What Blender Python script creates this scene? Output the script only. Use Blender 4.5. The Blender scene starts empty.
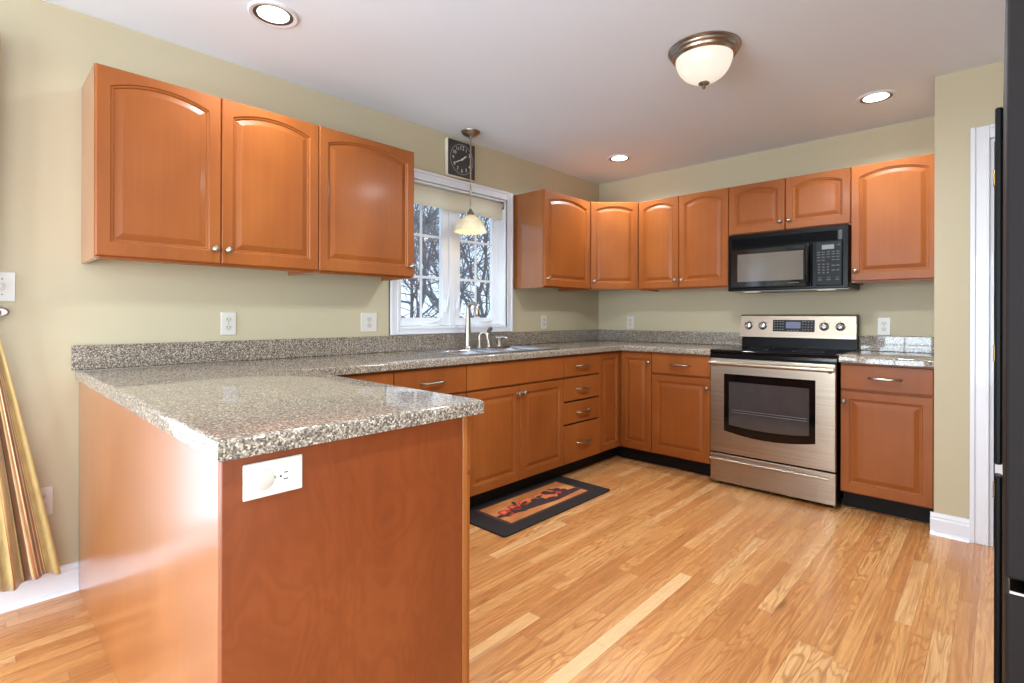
import bpy, bmesh, math, random
from mathutils import Vector, Matrix
random.seed(7)
S = bpy.context.scene
COL = S.collection
PI = math.pi

# ------------------------------------------------------------------ camera, sky, daylight, exposure
cam_d = bpy.data.cameras.new('camera')
cam = bpy.data.objects.new('camera', cam_d); COL.objects.link(cam)
cam_d.sensor_width = 36.0; cam_d.sensor_fit = 'HORIZONTAL'
cam_d.lens = 515.745 / 1024 * 36
cam_d.shift_y = -25.585 / 1024
cam_d.clip_start = 0.02
cam.matrix_world = (Matrix.Translation((2.8045, -4.1906, 1.1438)) @ Matrix.Rotation(0.756096, 4, 'Z')
                    @ Matrix.Rotation(PI / 2, 4, 'X') @ Matrix.Rotation(0.00237, 4, 'Z'))
S.camera = cam
S.view_settings.view_transform = 'Standard'
S.view_settings.look = 'None'
S.view_settings.exposure = 0.05
S.view_settings.gamma = 1.0
S.view_settings.use_curve_mapping = False
try:
    S.cycles.max_bounces = 8; S.cycles.diffuse_bounces = 5; S.cycles.glossy_bounces = 4
    S.cycles.sample_clamp_indirect = 6.0; S.cycles.caustics_reflective = False
except Exception:
    pass

world = bpy.data.worlds.new('world'); S.world = world; world.use_nodes = True
wn = world.node_tree.nodes; wl = world.node_tree.links; wn.clear()
w_out = wn.new('ShaderNodeOutputWorld'); w_bg = wn.new('ShaderNodeBackground')
w_tc = wn.new('ShaderNodeTexCoord'); w_sep = wn.new('ShaderNodeSeparateXYZ'); w_rmp = wn.new('ShaderNodeValToRGB')
wl.new(w_tc.outputs['Generated'], w_sep.inputs[0]); wl.new(w_sep.outputs['Z'], w_rmp.inputs[0])
w_rmp.color_ramp.elements[0].position = 0.0; w_rmp.color_ramp.elements[0].color = (0.74, 0.87, 1.0, 1)
w_rmp.color_ramp.elements[1].position = 0.45; w_rmp.color_ramp.elements[1].color = (0.46, 0.72, 1.0, 1)
wl.new(w_rmp.outputs[0], w_bg.inputs['Color']); w_bg.inputs['Strength'].default_value = 1.55
wl.new(w_bg.outputs[0], w_out.inputs[0])

def light(name, kind, loc, energy, color=(1, 1, 1), rot=(0, 0, 0), size=None, size_y=None, radius=None, spot=None):
    ld = bpy.data.lights.new(name, kind); ld.energy = energy; ld.color = color
    if kind == 'AREA':
        ld.shape = 'RECTANGLE' if size_y else 'DISK'
        ld.size = size
        if size_y: ld.size_y = size_y
    if radius is not None: ld.shadow_soft_size = radius
    if kind == 'SPOT': ld.spot_size = spot; ld.spot_blend = 0.8
    lo = bpy.data.objects.new(name, ld); COL.objects.link(lo); lo.location = loc; lo.rotation_euler = rot
    return lo

# daylight through the patio doors (left wall) and unseen windows added for light (front and right walls)
light('daylight_patio', 'AREA', (-0.25, -5.14, 1.05), 38, (0.80, 0.91, 1.0), (0, -PI / 2, 0), 2.0, 1.9)
light('added_daylight_front', 'AREA', (1.6, -7.5, 1.1), 325, (0.74, 0.88, 1.0), (PI / 2, 0, 0), 2.6, 2.0)
light('added_daylight_right', 'AREA', (3.95, -5.1, 1.1), 110, (0.74, 0.88, 1.0), (0, PI / 2, 0), 2.0, 3.2)

H = 2.4113          # ceiling height
ZT = 2.100          # top of wall cabinets
ZB = 1.360          # bottom of wall cabinets

# ------------------------------------------------------------------ mesh builder
class MB:
    def __init__(s): s.bm = bmesh.new()
    def quad_box(s, x0, x1, y0, y1, z0, z1, mi=0, bev=0.0, seg=2):
        bm = s.bm
        vs = [bm.verts.new(c) for c in ((x0, y0, z0), (x1, y0, z0), (x1, y1, z0), (x0, y1, z0), (x0, y0, z1), (x1, y0, z1), (x1, y1, z1), (x0, y1, z1))]
        fs = [bm.faces.new([vs[i] for i in f]) for f in ((0, 3, 2, 1), (4, 5, 6, 7), (0, 1, 5, 4), (1, 2, 6, 5), (2, 3, 7, 6), (3, 0, 4, 7))]
        for f in fs: f.material_index = mi
        if bev > 0:
            es = list({e for f in fs for e in f.edges})
            r = bmesh.ops.bevel(bm, geom=es, offset=bev, segments=seg, profile=0.5, affect='EDGES')
            for f in r['faces']: f.material_index = mi
        return s
    box = quad_box
    def lathe(s, prof, center=(0, 0, 0), n=32, mi=0, axis='Z', cap=True):
        """prof: list of (r, h) along the axis."""
        bm = s.bm; rings = []
        for r, h in prof:
            ring = []
            for k in range(n):
                a = 2 * PI * k / n; c, t = r * math.cos(a), r * math.sin(a)
                p = {'Z': (c, t, h), 'Y': (c, h, -t), 'X': (h, c, t)}[axis]
                ring.append(bm.verts.new(Vector(p) + Vector(center)))
            rings.append(ring)
        for a, b in zip(rings, rings[1:]):
            for k in range(n):
                f = bm.faces.new((a[k], a[(k + 1) % n], b[(k + 1) % n], b[k])); f.material_index = mi
        if cap:
            for ring in (rings[0], rings[-1]):
                try: bm.faces.new(ring).material_index = mi
                except ValueError: pass
        return s
    def tube(s, pts, rad, n=10, mi=0, cap=True, squash=None):
        bm = s.bm; pts = [Vector(p) for p in pts]
        rad = rad if isinstance(rad, (list, tuple)) else [rad] * len(pts)
        prev = None; rings = []
        for i, p in enumerate(pts):
            t = (pts[min(i + 1, len(pts) - 1)] - pts[max(i - 1, 0)])
            if t.length < 1e-9: t = Vector((0, 0, 1))
            t.normalize()
            if prev is None:
                ref = Vector((0, 0, 1)) if abs(t.z) < 0.9 else Vector((1, 0, 0))
                u = t.cross(ref).normalized()
            else:
                u = (prev - t * prev.dot(t)).normalized()
            prev = u; v = t.cross(u)
            rings.append([bm.verts.new(p + (u * math.cos(2 * PI * k / n) + v * math.sin(2 * PI * k / n)) * rad[i]) for k in range(n)])
        for a, b in zip(rings, rings[1:]):
            for k in range(n):
                bm.faces.new((a[k], a[(k + 1) % n], b[(k + 1) % n], b[k])).material_index = mi
        if cap:
            for r in (rings[0], rings[-1]): bm.faces.new(r).material_index = mi
        return s
    def prism(s, poly, axis, a0, a1, mi=0, bev=0.0):
        """extrude a 2-D polygon along axis ('X','Y','Z') from a0 to a1."""
        bm = s.bm
        def P(q, a): return {'X': (a, q[0], q[1]), 'Y': (q[0], a, q[1]), 'Z': (q[0], q[1], a)}[axis]
        A = [bm.verts.new(P(q, a0)) for q in poly]; B = [bm.verts.new(P(q, a1)) for q in poly]
        fs = [bm.faces.new(A), bm.faces.new(B[::-1])]
        for i in range(len(poly)):
            j = (i + 1) % len(poly); fs.append(bm.faces.new((A[i], B[i], B[j], A[j])))
        for f in fs: f.material_index = mi
        if bev > 0:
            r = bmesh.ops.bevel(bm, geom=list({e for f in fs for e in f.edges}), offset=bev, segments=2, profile=0.5, affect='EDGES')
            for f in r['faces']: f.material_index = mi
        return s
    def build(s, name, mats, parent=None, smooth=None):
        bm = s.bm
        bmesh.ops.recalc_face_normals(bm, faces=bm.faces)
        me = bpy.data.meshes.new(name); bm.to_mesh(me); bm.free()
        for m in (mats if isinstance(mats, (list, tuple)) else [mats]): me.materials.append(m)
        if smooth is not None:
            me.polygons.foreach_set('use_smooth', [True] * len(me.polygons))
            me.set_sharp_from_angle(angle=math.radians(smooth))
        o = bpy.data.objects.new(name, me); COL.objects.link(o)
        if parent: o.parent = parent
        return o

def tag(o, label=None, cat=None, group=None, kind=None):
    if label: o['label'] = label
    if cat: o['category'] = cat
    if group: o['group'] = group
    if kind: o['kind'] = kind
    return o
def empty(name, loc=(0, 0, 0), rz=0.0):
    o = bpy.data.objects.new(name, None); COL.objects.link(o); o.location = loc; o.rotation_euler = (0, 0, rz)
    o.empty_display_size = 0.05
    return o
def thing(name, label, cat, loc=(0, 0, 0), rz=0.0, group=None): return tag(empty(name, loc, rz), label, cat, group)
def copy_tree(o, parent=None):
    c = o.copy(); COL.objects.link(c)
    if parent: c.parent = parent
    for ch in list(o.children): copy_tree(ch, c)
    return c

# ------------------------------------------------------------------ materials
def lin(*c):
    return tuple(((v / 255) / 12.92 if v / 255 <= 0.04045 else ((v / 255 + 0.055) / 1.055) ** 2.4) for v in c) + (1.0,)
class NT:
    def __init__(s, name):
        s.m = bpy.data.materials.new(name); s.m.use_nodes = True
        s.t = s.m.node_tree; s.t.nodes.clear()
        s.out = s.n('ShaderNodeOutputMaterial'); s.b = s.n('ShaderNodeBsdfPrincipled'); s.l(s.b.outputs[0], s.out.inputs[0])
    def n(s, t, **kw):
        nd = s.t.nodes.new(t)
        for k, v in kw.items(): setattr(nd, k, v)
        return nd
    def l(s, a, b): s.t.links.new(a, b)
    def set(s, **kw):
        for k, v in kw.items(): s.b.inputs[k.replace('_', ' ')].default_value = v
    def math(s, op, a, b=None, c=None):
        nd = s.n('ShaderNodeMath', operation=op)
        for i, v in enumerate((a, b, c)):
            if v is None: continue
            if isinstance(v, (int, float)): nd.inputs[i].default_value = v
            else: s.l(v, nd.inputs[i])
        return nd.outputs[0]
    def ramp(s, fac, stops, const=False):
        r = s.n('ShaderNodeValToRGB'); cr = r.color_ramp
        if const: cr.interpolation = 'CONSTANT'
        while len(cr.elements) < len(stops): cr.elements.new(0.5)
        for e, (p, c) in zip(cr.elements, stops): e.position = p; e.color = c
        s.l(fac, r.inputs[0]); return r.outputs[0]
    def mix(s, fac, a, b, mode='MIX'):
        nd = s.n('ShaderNodeMix', data_type='RGBA', blend_type=mode)
        for i, v in ((0, fac), (6, a), (7, b)):
            if isinstance(v, (int, float)): nd.inputs[i].default_value = v
            elif isinstance(v, tuple): nd.inputs[i].default_value = v
            else: s.l(v, nd.inputs[i])
        return nd.outputs[2]
    def coord(s, kind='Object', scale=(1, 1, 1), loc=None):
        tc = s.n('ShaderNodeTexCoord'); mp = s.n('ShaderNodeMapping'); s.l(tc.outputs[kind], mp.inputs[0])
        mp.inputs['Scale'].default_value = scale
        if loc is not None: s.l(loc, mp.inputs['Location'])
        return mp.outputs[0]
    def noise(s, vec, scale=1.0, detail=3, rough=0.5, dist=0.0):
        nd = s.n('ShaderNodeTexNoise'); s.l(vec, nd.inputs['Vector'])
        nd.inputs['Scale'].default_value = scale; nd.inputs['Detail'].default_value = detail
        nd.inputs['Roughness'].default_value = rough; nd.inputs['Distortion'].default_value = dist
        return nd.outputs['Fac']
    def bump(s, h, strength=0.1, dist=0.002):
        b = s.n('ShaderNodeBump'); b.inputs['Strength'].default_value = strength; b.inputs['Distance'].default_value = dist
        s.l(h, b.inputs['Height']); s.l(b.outputs[0], s.b.inputs['Normal'])

def plain(name, rgb, rough=0.5, metal=0.0, emit=None, coat=0.0, vary=0.04, ior=None, nscale=12, spec=None):
    t = NT(name); v = t.noise(t.coord(), nscale, 3)
    c = lin(*rgb); lo = tuple(max(0, x * (1 - vary)) for x in c[:3]) + (1,); hi = tuple(min(1, x * (1 + vary)) for x in c[:3]) + (1,)
    t.l(t.ramp(v, [(0.3, lo), (0.7, hi)]), t.b.inputs['Base Color'])
    t.set(Roughness=rough, Metallic=metal, Coat_Weight=coat)
    if ior: t.set(IOR=ior)
    if spec is not None: t.b.inputs['Specular IOR Level'].default_value = spec
    if emit: t.b.inputs['Emission Color'].default_value = lin(*emit[0]); t.b.inputs['Emission Strength'].default_value = emit[1]
    return t.m

def wood(name, c1, c2, c3, horiz=False, rough=0.32, coat=0.35, cior=1.5, spec=0.35, figure=0.0, fig_scale=(9, 9, 2.2)):
    t = NT(name)
    oi = t.n('ShaderNodeObjectInfo'); rnd = t.math('MULTIPLY', oi.outputs['Random'], 37.0)
    cb = t.n('ShaderNodeCombineXYZ')
    for i in range(3): t.l(rnd, cb.inputs[i])
    sc = (1.6, 34, 34) if horiz else (34, 34, 1.6)
    grain = t.noise(t.coord('Object', sc, cb.outputs[0]), 1.0, 5, 0.62, 0.6)
    blot = t.noise(t.coord('Object', (3.2, 3.2, 2.0), cb.outputs[0]), 1.0, 2, 0.5)
    f = t.math('ADD', t.math('MULTIPLY', grain, 0.28), t.math('MULTIPLY', blot, 0.72))
    if figure > 0:
        warp = t.noise(t.coord('Object', fig_scale, cb.outputs[0]), 1.0, 3, 0.55, 0.8)
        ring = t.math('SINE', t.math('MULTIPLY', warp, 62.0))
        f = t.math('ADD', f, t.math('MULTIPLY', ring, figure))
    col = t.ramp(f, [(0.30, c1), (0.50, c2), (0.70, c3)])
    shade = t.math('MULTIPLY_ADD', oi.outputs['Random'], 0.10, 0.95)
    hsv = t.n('ShaderNodeHueSaturation'); t.l(col, hsv.inputs['Color']); t.l(shade, hsv.inputs['Value'])
    t.l(hsv.outputs[0], t.b.inputs['Base Color'])
    t.set(Roughness=rough, Coat_Weight=coat, Coat_Roughness=0.16, Coat_IOR=cior, Specular_IOR_Level=spec)
    t.bump(grain, 0.02, 0.001)
    return t.m

M = {}
M['wood'] = wood('honey_maple', lin(129, 68, 26), lin(142, 77, 31), lin(154, 88, 39), rough=0.42, coat=0.06, spec=0.22)
M['wood_side'] = wood('honey_maple_veneer', lin(137, 78, 34), lin(148, 87, 41), lin(159, 97, 49), rough=0.30, coat=0.75)
M['wood_panel'] = wood('figured_maple_panel', lin(113, 53, 22), lin(124, 60, 26), lin(136, 69, 32), figure=0.05, rough=0.38, coat=0.2, fig_scale=(6, 6, 2.8))
M['wood_light'] = wood('raw_maple', lin(196, 148, 96), lin(208, 162, 108), lin(218, 176, 124), rough=0.45, coat=0.1)
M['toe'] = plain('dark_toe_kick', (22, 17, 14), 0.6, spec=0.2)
M['wall'] = plain('khaki_wall_paint', (188, 175, 145), 0.6, vary=0.012, nscale=2)
M['ceil'] = plain('white_ceiling_paint', (224, 233, 244), 0.75, vary=0.01, nscale=2)
M['white'] = plain('white_trim_paint', (218, 218, 222), 0.32, vary=0.01, coat=0.2)
M['vinyl'] = plain('white_window_vinyl', (236, 238, 242), 0.3, vary=0.01)
M['plate'] = plain('white_cover_plate', (208, 202, 192), 0.3, vary=0.01)
M['almond'] = plain('almond_receptacle', (198, 190, 176), 0.35, vary=0.01)
M['slot'] = plain('dark_slot', (26, 22, 20), 0.6)
M['nickel'] = plain('brushed_nickel', (172, 165, 154), 0.3, 1.0, vary=0.05)
M['bronze'] = plain('antique_nickel_dark', (160, 146, 132), 0.28, 1.0, vary=0.08)
M['brass'] = plain('aged_brass', (176, 138, 74), 0.3, 1.0)
M['chrome'] = plain('polished_chrome', (214, 214, 216), 0.12, 1.0, vary=0.02)
M['sink'] = plain('satin_sink_steel', (206, 208, 212), 0.22, 1.0, vary=0.04)
M['black'] = plain('black_enamel', (8, 7, 8), 0.25, spec=0.12)
M['black_matte'] = plain('black_plastic', (13, 12, 13), 0.42, spec=0.18)
M['black_glass'] = plain('black_ceramic_glass', (9, 9, 10), 0.06, vary=0.1, spec=0.4)
M['oven_glass'] = plain('smoked_oven_glass', (62, 58, 58), 0.08, coat=0.8, vary=0.1)
M['mw_glass'] = plain('grey_microwave_glass', (98, 90, 82), 0.10, vary=0.05)
M['rack'] = plain('dim_rack_wire', (120, 116, 114), 0.35, 0.6)
M['mark'] = plain('grey_key_print', (142, 140, 138), 0.5)
M['mark_dim'] = plain('dim_key_print', (62, 61, 60), 0.5)
M['lcd'] = plain('grey_lcd', (110, 110, 106), 0.3)
M['lcd_blue'] = plain('blue_grey_display', (92, 92, 112), 0.2, emit=((120, 130, 170), 0.25))
M['lens'] = plain('clear_work_light_lens', (226, 222, 212), 0.3, emit=((255, 240, 215), 0.5))
M['fridge'] = plain('dark_fridge_side', (24, 18, 17), 0.6, 0.0, vary=0.08, nscale=3, spec=0.15)
M['fridge_door'] = plain('black_fridge_door', (9, 8, 8), 0.4, spec=0.15)
M['rubber'] = plain('grey_gasket', (70, 68, 68), 0.6)
M['cream'] = plain('cream_clock_rim', (228, 216, 194), 0.4)
M['dial'] = plain('charcoal_dial', (58, 55, 54), 0.5)
M['dial_ring'] = plain('grey_dial_ring', (132, 128, 124), 0.5)
M['ivory'] = plain('ivory_numerals', (214, 208, 196), 0.5)
def shade_cloth():
    t = NT('cream_shade_cloth'); wv = t.noise(t.coord('Object', (300, 300, 300)), 1.0, 2)
    col = t.ramp(wv, [(0.3, lin(240, 230, 210)), (0.7, lin(247, 239, 222))]); t.l(col, t.b.inputs['Base Color']); t.set(Roughness=0.8)
    tl = t.n('ShaderNodeBsdfTranslucent'); t.l(col, tl.inputs['Color'])
    mx = t.n('ShaderNodeMixShader'); mx.inputs[0].default_value = 0.6; t.l(t.b.outputs[0], mx.inputs[1]); t.l(tl.outputs[0], mx.inputs[2]); t.l(mx.outputs[0], t.out.inputs[0])
    return t.m
M['shade_cloth'] = shade_cloth()
M['frost'] = plain('frosted_bowl_glass', (120, 118, 113), 0.2, emit=((255, 243, 224), 0.85), coat=0.6, vary=0.02)
M['amber_glass'] = plain('warm_pendant_glass', (232, 216, 178), 0.25, emit=((255, 226, 168), 0.12), coat=0.5, vary=0.12, nscale=20)
M['can'] = plain('dark_can_baffle', (96, 88, 82), 0.4, 0.6)
M['bulb'] = plain('glowing_lamp_face', (255, 250, 240), 0.4, emit=((255, 250, 240), 5.0))
M['bark'] = plain('grey_brown_bark', (142, 132, 128), 0.9, vary=0.25, nscale=6)
M['bark_dark'] = plain('dark_bark', (116, 106, 104), 0.9, vary=0.25, nscale=6)
M['snow'] = plain('old_snow', (224, 230, 238), 0.8)
M['glass'] = None
M['rug'] = plain('dark_brown_mat', (29, 19, 16), 0.85, vary=0.15, nscale=60)
M['rug_in'] = plain('brown_mat_band', (70, 40, 30), 0.85, vary=0.15, nscale=40)
def steel():
    t = NT('brushed_stainless')
    g = t.noise(t.coord('Object', (2, 2, 260)), 1.0, 3)
    t.l(t.ramp(g, [(0.3, lin(158, 143, 126)), (0.7, lin(178, 164, 147))]), t.b.inputs['Base Color'])
    t.set(Metallic=1.0, Roughness=0.33); return t.m
M['steel'] = steel()
def glass():
    t = NT('window_glass'); t.t.nodes.remove(t.b)
    tr = t.n('ShaderNodeBsdfTransparent'); gl = t.n('ShaderNodeBsdfGlossy'); gl.inputs['Roughness'].default_value = 0.02
    lw = t.n('ShaderNodeLayerWeight'); lw.inputs['Blend'].default_value = 0.5
    fr = t.n('ShaderNodeMath', operation='MULTIPLY_ADD'); t.l(t.math('POWER', lw.outputs['Facing'], 4.0), fr.inputs[0]); fr.inputs[1].default_value = 0.5; fr.inputs[2].default_value = 0.04
    mx = t.n('ShaderNodeMixShader'); t.l(fr.outputs[0], mx.inputs[0]); t.l(tr.outputs[0], mx.inputs[1]); t.l(gl.outputs[0], mx.inputs[2])
    t.l(mx.outputs[0], t.out.inputs[0]); return t.m
M['glass'] = glass()
def granite():
    t = NT('speckled_granite_laminate')
    v = t.n('ShaderNodeTexVoronoi'); v.inputs['Scale'].default_value = 265; t.l(t.coord('Object'), v.inputs['Vector'])
    sp = t.n('ShaderNodeSeparateColor'); t.l(v.outputs['Color'], sp.inputs[0])
    col = t.ramp(sp.outputs[0], [(0.0, lin(58, 49, 42)), (0.16, lin(90, 78, 67)), (0.36, lin(122, 108, 93)), (0.60, lin(152, 138, 120)),
                                 (0.80, lin(180, 166, 146)), (0.95, lin(210, 198, 180))], True)
    n = t.noise(t.coord('Object'), 500, 2)
    t.l(t.mix(t.math('MULTIPLY', n, 0.35), col, lin(150, 138, 126)), t.b.inputs['Base Color'])
    t.set(Roughness=0.42, Coat_Weight=0.9, Coat_Roughness=0.025, Specular_IOR_Level=0.15); return t.m
M['granite'] = granite()
def oak_floor():
    t = NT('oak_strip_floor')
    tc = t.n('ShaderNodeTexCoord'); sp = t.n('ShaderNodeSeparateXYZ'); t.l(tc.outputs['Object'], sp.inputs[0])
    W = 0.0572
    xr = t.math('DIVIDE', sp.outputs['X'], W); row = t.math('FLOOR', xr); fx = t.math('FRACT', xr)
    wn1 = t.n('ShaderNodeTexWhiteNoise', noise_dimensions='1D'); t.l(row, wn1.inputs['W'])
    L = t.math('MULTIPLY_ADD', wn1.outputs['Value'], 0.45, 0.55)
    yy = t.math('ADD', t.math('DIVIDE', sp.outputs['Y'], L), t.math('MULTIPLY', wn1.outputs['Value'], 17.3))
    coln = t.math('FLOOR', yy); fy = t.math('FRACT', yy)
    cb = t.n('ShaderNodeCombineXYZ'); t.l(row, cb.inputs[0]); t.l(coln, cb.inputs[1])
    wn2 = t.n('ShaderNodeTexWhiteNoise', noise_dimensions='3D'); t.l(cb.outputs[0], wn2.inputs['Vector'])
    pid = wn2.outputs['Value']
    base = t.ramp(pid, [(0.0, lin(184, 122, 68)), (0.2, lin(196, 134, 78)), (0.5, lin(206, 146, 87)), (0.8, lin(214, 157, 97)), (1.0, lin(224, 176, 121))])
    off = t.math('MULTIPLY', pid, 91.0)
    def gv(sx, sy):
        c = t.n('ShaderNodeCombineXYZ'); t.l(t.math('MULTIPLY', sp.outputs['X'], sx), c.inputs[0])
        t.l(t.math('MULTIPLY', sp.outputs['Y'], sy), c.inputs[1]); t.l(off, c.inputs[2]); return c.outputs[0]
    fine = t.noise(gv(120, 2.6), 1.0, 4, 0.6)
    warp = t.noise(gv(11, 1.25), 1.0, 2, 0.45, 0.25)
    rings = t.math('POWER', t.math('ABSOLUTE', t.math('SINE', t.math('MULTIPLY', warp, 58.0))), 7.0)
    pick = t.math('FRACT', t.math('MULTIPLY', pid, 7.31))
    dark = t.math('MULTIPLY', rings, t.math('MULTIPLY_ADD', pick, 0.62, 0.12))
    c = t.mix(dark, base, lin(158, 92, 46))
    c = t.mix(t.math('MULTIPLY', t.ramp(fine, [(0.42, (0, 0, 0, 1)), (0.72, (1, 1, 1, 1))]), 0.72), c, lin(150, 92, 50))
    knot = t.noise(gv(9, 3.4), 1.0, 2)
    c = t.mix(t.math('MULTIPLY', t.ramp(knot, [(0.69, (0, 0, 0, 1)), (0.78, (1, 1, 1, 1))]), 0.6), c, lin(96, 56, 32))
    # one pale board
    inx = t.math('COMPARE', row, 31.0, 0.5)
    iny = t.math('MULTIPLY', t.math('GREATER_THAN', sp.outputs['Y'], -2.98), t.math('LESS_THAN', sp.outputs['Y'], -2.0))
    pale = t.math('MULTIPLY', inx, iny)
    c = t.mix(t.math('MULTIPLY', pale, 0.6), c, lin(232, 196, 146))
    gx = t.math('MINIMUM', fx, t.math('SUBTRACT', 1.0, fx)); gy = t.math('MULTIPLY', t.math('MINIMUM', fy, t.math('SUBTRACT', 1.0, fy)), t.math('DIVIDE', L, W))
    gap = t.math('LESS_THAN', t.math('MINIMUM', gx, gy), 0.014)
    c = t.mix(t.math('MULTIPLY', gap, 0.55), c, lin(92, 56, 34))
    t.l(c, t.b.inputs['Base Color'])
    t.l(t.math('MULTIPLY_ADD', fine, 0.12, 0.22), t.b.inputs['Roughness'])
    t.set(Coat_Weight=0.25, Coat_Roughness=0.15)
    t.bump(t.math('SUBTRACT', 1.0, gap), 0.25, 0.0012); return t.m
M['floor'] = oak_floor()
def cloth(name, rgb, rough=0.55, sheen=0.4):
    t = NT(name); w = t.noise(t.coord('Object', (40, 40, 14)), 1.0, 3)
    c = lin(*rgb); t.l(t.ramp(w, [(0.3, tuple(x * 0.82 for x in c[:3]) + (1,)), (0.7, tuple(min(1, x * 1.12) for x in c[:3]) + (1,))]), t.b.inputs['Base Color'])
    t.set(Roughness=rough, Sheen_Weight=sheen); return t.m

# ------------------------------------------------------------------ room shell
RX, RY, TW = 3.62, -7.2, 0.14
YS, XS = -0.6734, 2.5575      # front face and left edge of the pantry wall
WY0, WY1, WZ0, WZ1 = -2.285, -1.285, 1.06, 2.045     # kitchen window opening
PY0, PY1, PZ1 = -6.1, -4.20, 2.06                    # patio door opening
def struct(name, mb, mat, parent=None, smooth=None):
    o = mb.build(name, mat, parent, smooth)
    if parent is None: o['kind'] = 'structure'
    return o
struct('floor', MB().box(-TW, RX + TW, RY - TW, TW, -0.12, 0.0), M['floor'])
struct('ceiling', MB().box(-TW, RX + TW, RY - TW, TW, H, H + 0.12), M['ceil'])
w = MB()
w.box(-TW, 0, WY1, TW, 0, H); w.box(-TW, 0, WY0, WY1, 0, WZ0); w.box(-TW, 0, WY0, WY1, WZ1, H)
w.box(-TW, 0, PY1, WY0, 0, H); w.box(-TW, 0, PY0, PY1, PZ1, H); w.box(-TW, 0, RY - TW, PY0, 0, H)
struct('wall_left', w, M['wall'])
struct('wall_back', MB().box(0, RX, 0, TW, 0, H), M['wall'])
DX0, DX1, DZ1 = 2.772, 3.50, 2.036
w = MB(); w.box(XS, DX0, YS, YS + 0.115, 0, H); w.box(DX0, DX1, YS, YS + 0.115, DZ1, H); w.box(DX1, RX, YS, YS + 0.115, 0, H)
w.box(XS, XS + 0.1, YS + 0.115, 0, 0, H)
struct('wall_pantry', w, M['wall'])
w = MB(); w.box(RX, RX + TW, -3.4, 0, 0, H); w.box(RX, RX + TW, -6.8, -3.4, 0, 0.06); w.box(RX, RX + TW, -6.8, -3.4, 2.15, H); w.box(RX, RX + TW, RY, -6.8, 0, H)
struct('wall_right', w, M['wall'])
w = MB(); w.box(0, 0.25, RY - TW, RY, 0, H); w.box(2.95, RX, RY - TW, RY, 0, H); w.box(0.25, 2.95, RY - TW, RY, 0, 0.06); w.box(0.25, 2.95, RY - TW, RY, 2.15, H)
struct('wall_front', w, M['wall'])

def baseboard(name, p0, p1, face):
    """profile board along the line p0-p1 on the floor; face = unit vector into the room"""
    prof = [(0, 0), (0.016, 0), (0.016, 0.078), (0.012, 0.086), (0.012, 0.094), (0.006, 0.108), (0, 0.112)]
    m = MB(); d = Vector((p1[0] - p0[0], p1[1] - p0[1], 0)); rings = []
    for p in (p0, p1): rings.append([m.bm.verts.new((p[0] + face[0] * a, p[1] + face[1] * a, b)) for a, b in prof])
    n = len(prof)
    for i in range(n): m.bm.faces.new((rings[0][i], rings[0][(i + 1) % n], rings[1][(i + 1) % n], rings[1][i]))
    m.bm.faces.new(rings[0]); m.bm.faces.new(rings[1])
    # shoe moulding
    q = [(0.016, 0), (0.03, 0), (0.027, 0.010), (0.016, 0.018)]
    r2 = [[m.bm.verts.new((p[0] + face[0] * a, p[1] + face[1] * a, b)) for a, b in q] for p in (p0, p1)]
    for i in range(4): m.bm.faces.new((r2[0][i], r2[0][(i + 1) % 4], r2[1][(i + 1) % 4], r2[1][i]))
    m.bm.faces.new(r2[0]); m.bm.faces.new(r2[1])
    return struct(name, m, M['white'])
baseboard('baseboard_left', (0, -4.198), (0, -3.8635), (1, 0))
baseboard('baseboard_right', (XS - 0.014, YS), (2.70, YS), (0, -1))

# casing helper: moulded board between two points on a wall plane
def casing_board(m, axis, a0, a1, b0, b1, face, plane, inner):
    """flat board with stepped profile. axis = 'H' or 'V'; (a,b) = (horizontal, z) extents; inner: side of the opening (+1/-1)"""
    def put(h0, h1, z0, z1, t):
        if face == 'X': m.box(plane, plane + t, h0, h1, z0, z1, bev=0.0025, seg=1)
        else: m.box(h0, h1, plane - t, plane, z0, z1, bev=0.0025, seg=1)
    put(a0, a1, b0, b1, 0.014)
    if axis == 'V':
        w_ = a1 - a0; o0 = a0 if inner > 0 else a1 - w_ * 0.28
        put(o0, o0 + w_ * 0.28, b0, b1, 0.021)
        c = (a1 - w_ * 0.18) if inner > 0 else a0
        put(c, c + w_ * 0.18, b0, b1, 0.017)
    else:
        h_ = b1 - b0; o0 = b0 if inner > 0 else b1 - h_ * 0.28
        put(a0, a1, o0, o0 + h_ * 0.28, 0.021)
        c = (b1 - h_ * 0.18) if inner > 0 else b0
        put(a0, a1, c, c + h_ * 0.18, 0.017)

# ---- kitchen window
win = empty('window_1', (0, 0, 0)); win['kind'] = 'structure'
CW = 0.066
m = MB()
m2y0, m2y1, m2z0, m2z1 = WY0 - CW, WY1 + CW - 0.008, 1.0205, WZ1 + CW
casing_board(m, 'V', m2y0, WY0, m2z0, m2z1, 'X', 0.0, 1)
casing_board(m, 'V', WY1, m2y1, m2z0, m2z1, 'X', 0.0, -1)
casing_board(m, 'H', WY0, WY1, WZ1, m2z1, 'X', 0.0, -1)
casing_board(m, 'H', WY0, WY1, m2z0, WZ0, 'X', 0.0, 1)
m.build('window_casing', M['white'], win)
m = MB()      # jamb lining
m.box(-TW, 0.0, WY0, WY0 + 0.014, WZ0, WZ1); m.box(-TW, 0.0, WY1 - 0.014, WY1, WZ0, WZ1)
m.box(-TW, 0.0, WY0 + 0.014, WY1 - 0.014, WZ0, WZ0 + 0.014); m.box(-TW, 0.0, WY0 + 0.014, WY1 - 0.014, WZ1 - 0.014, WZ1)
m.box(-0.12, -0.05, -1.815, -1.765, WZ0 + 0.014, WZ1 - 0.014, bev=0.003)
m.build('window_frame', M['vinyl'], win)
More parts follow.
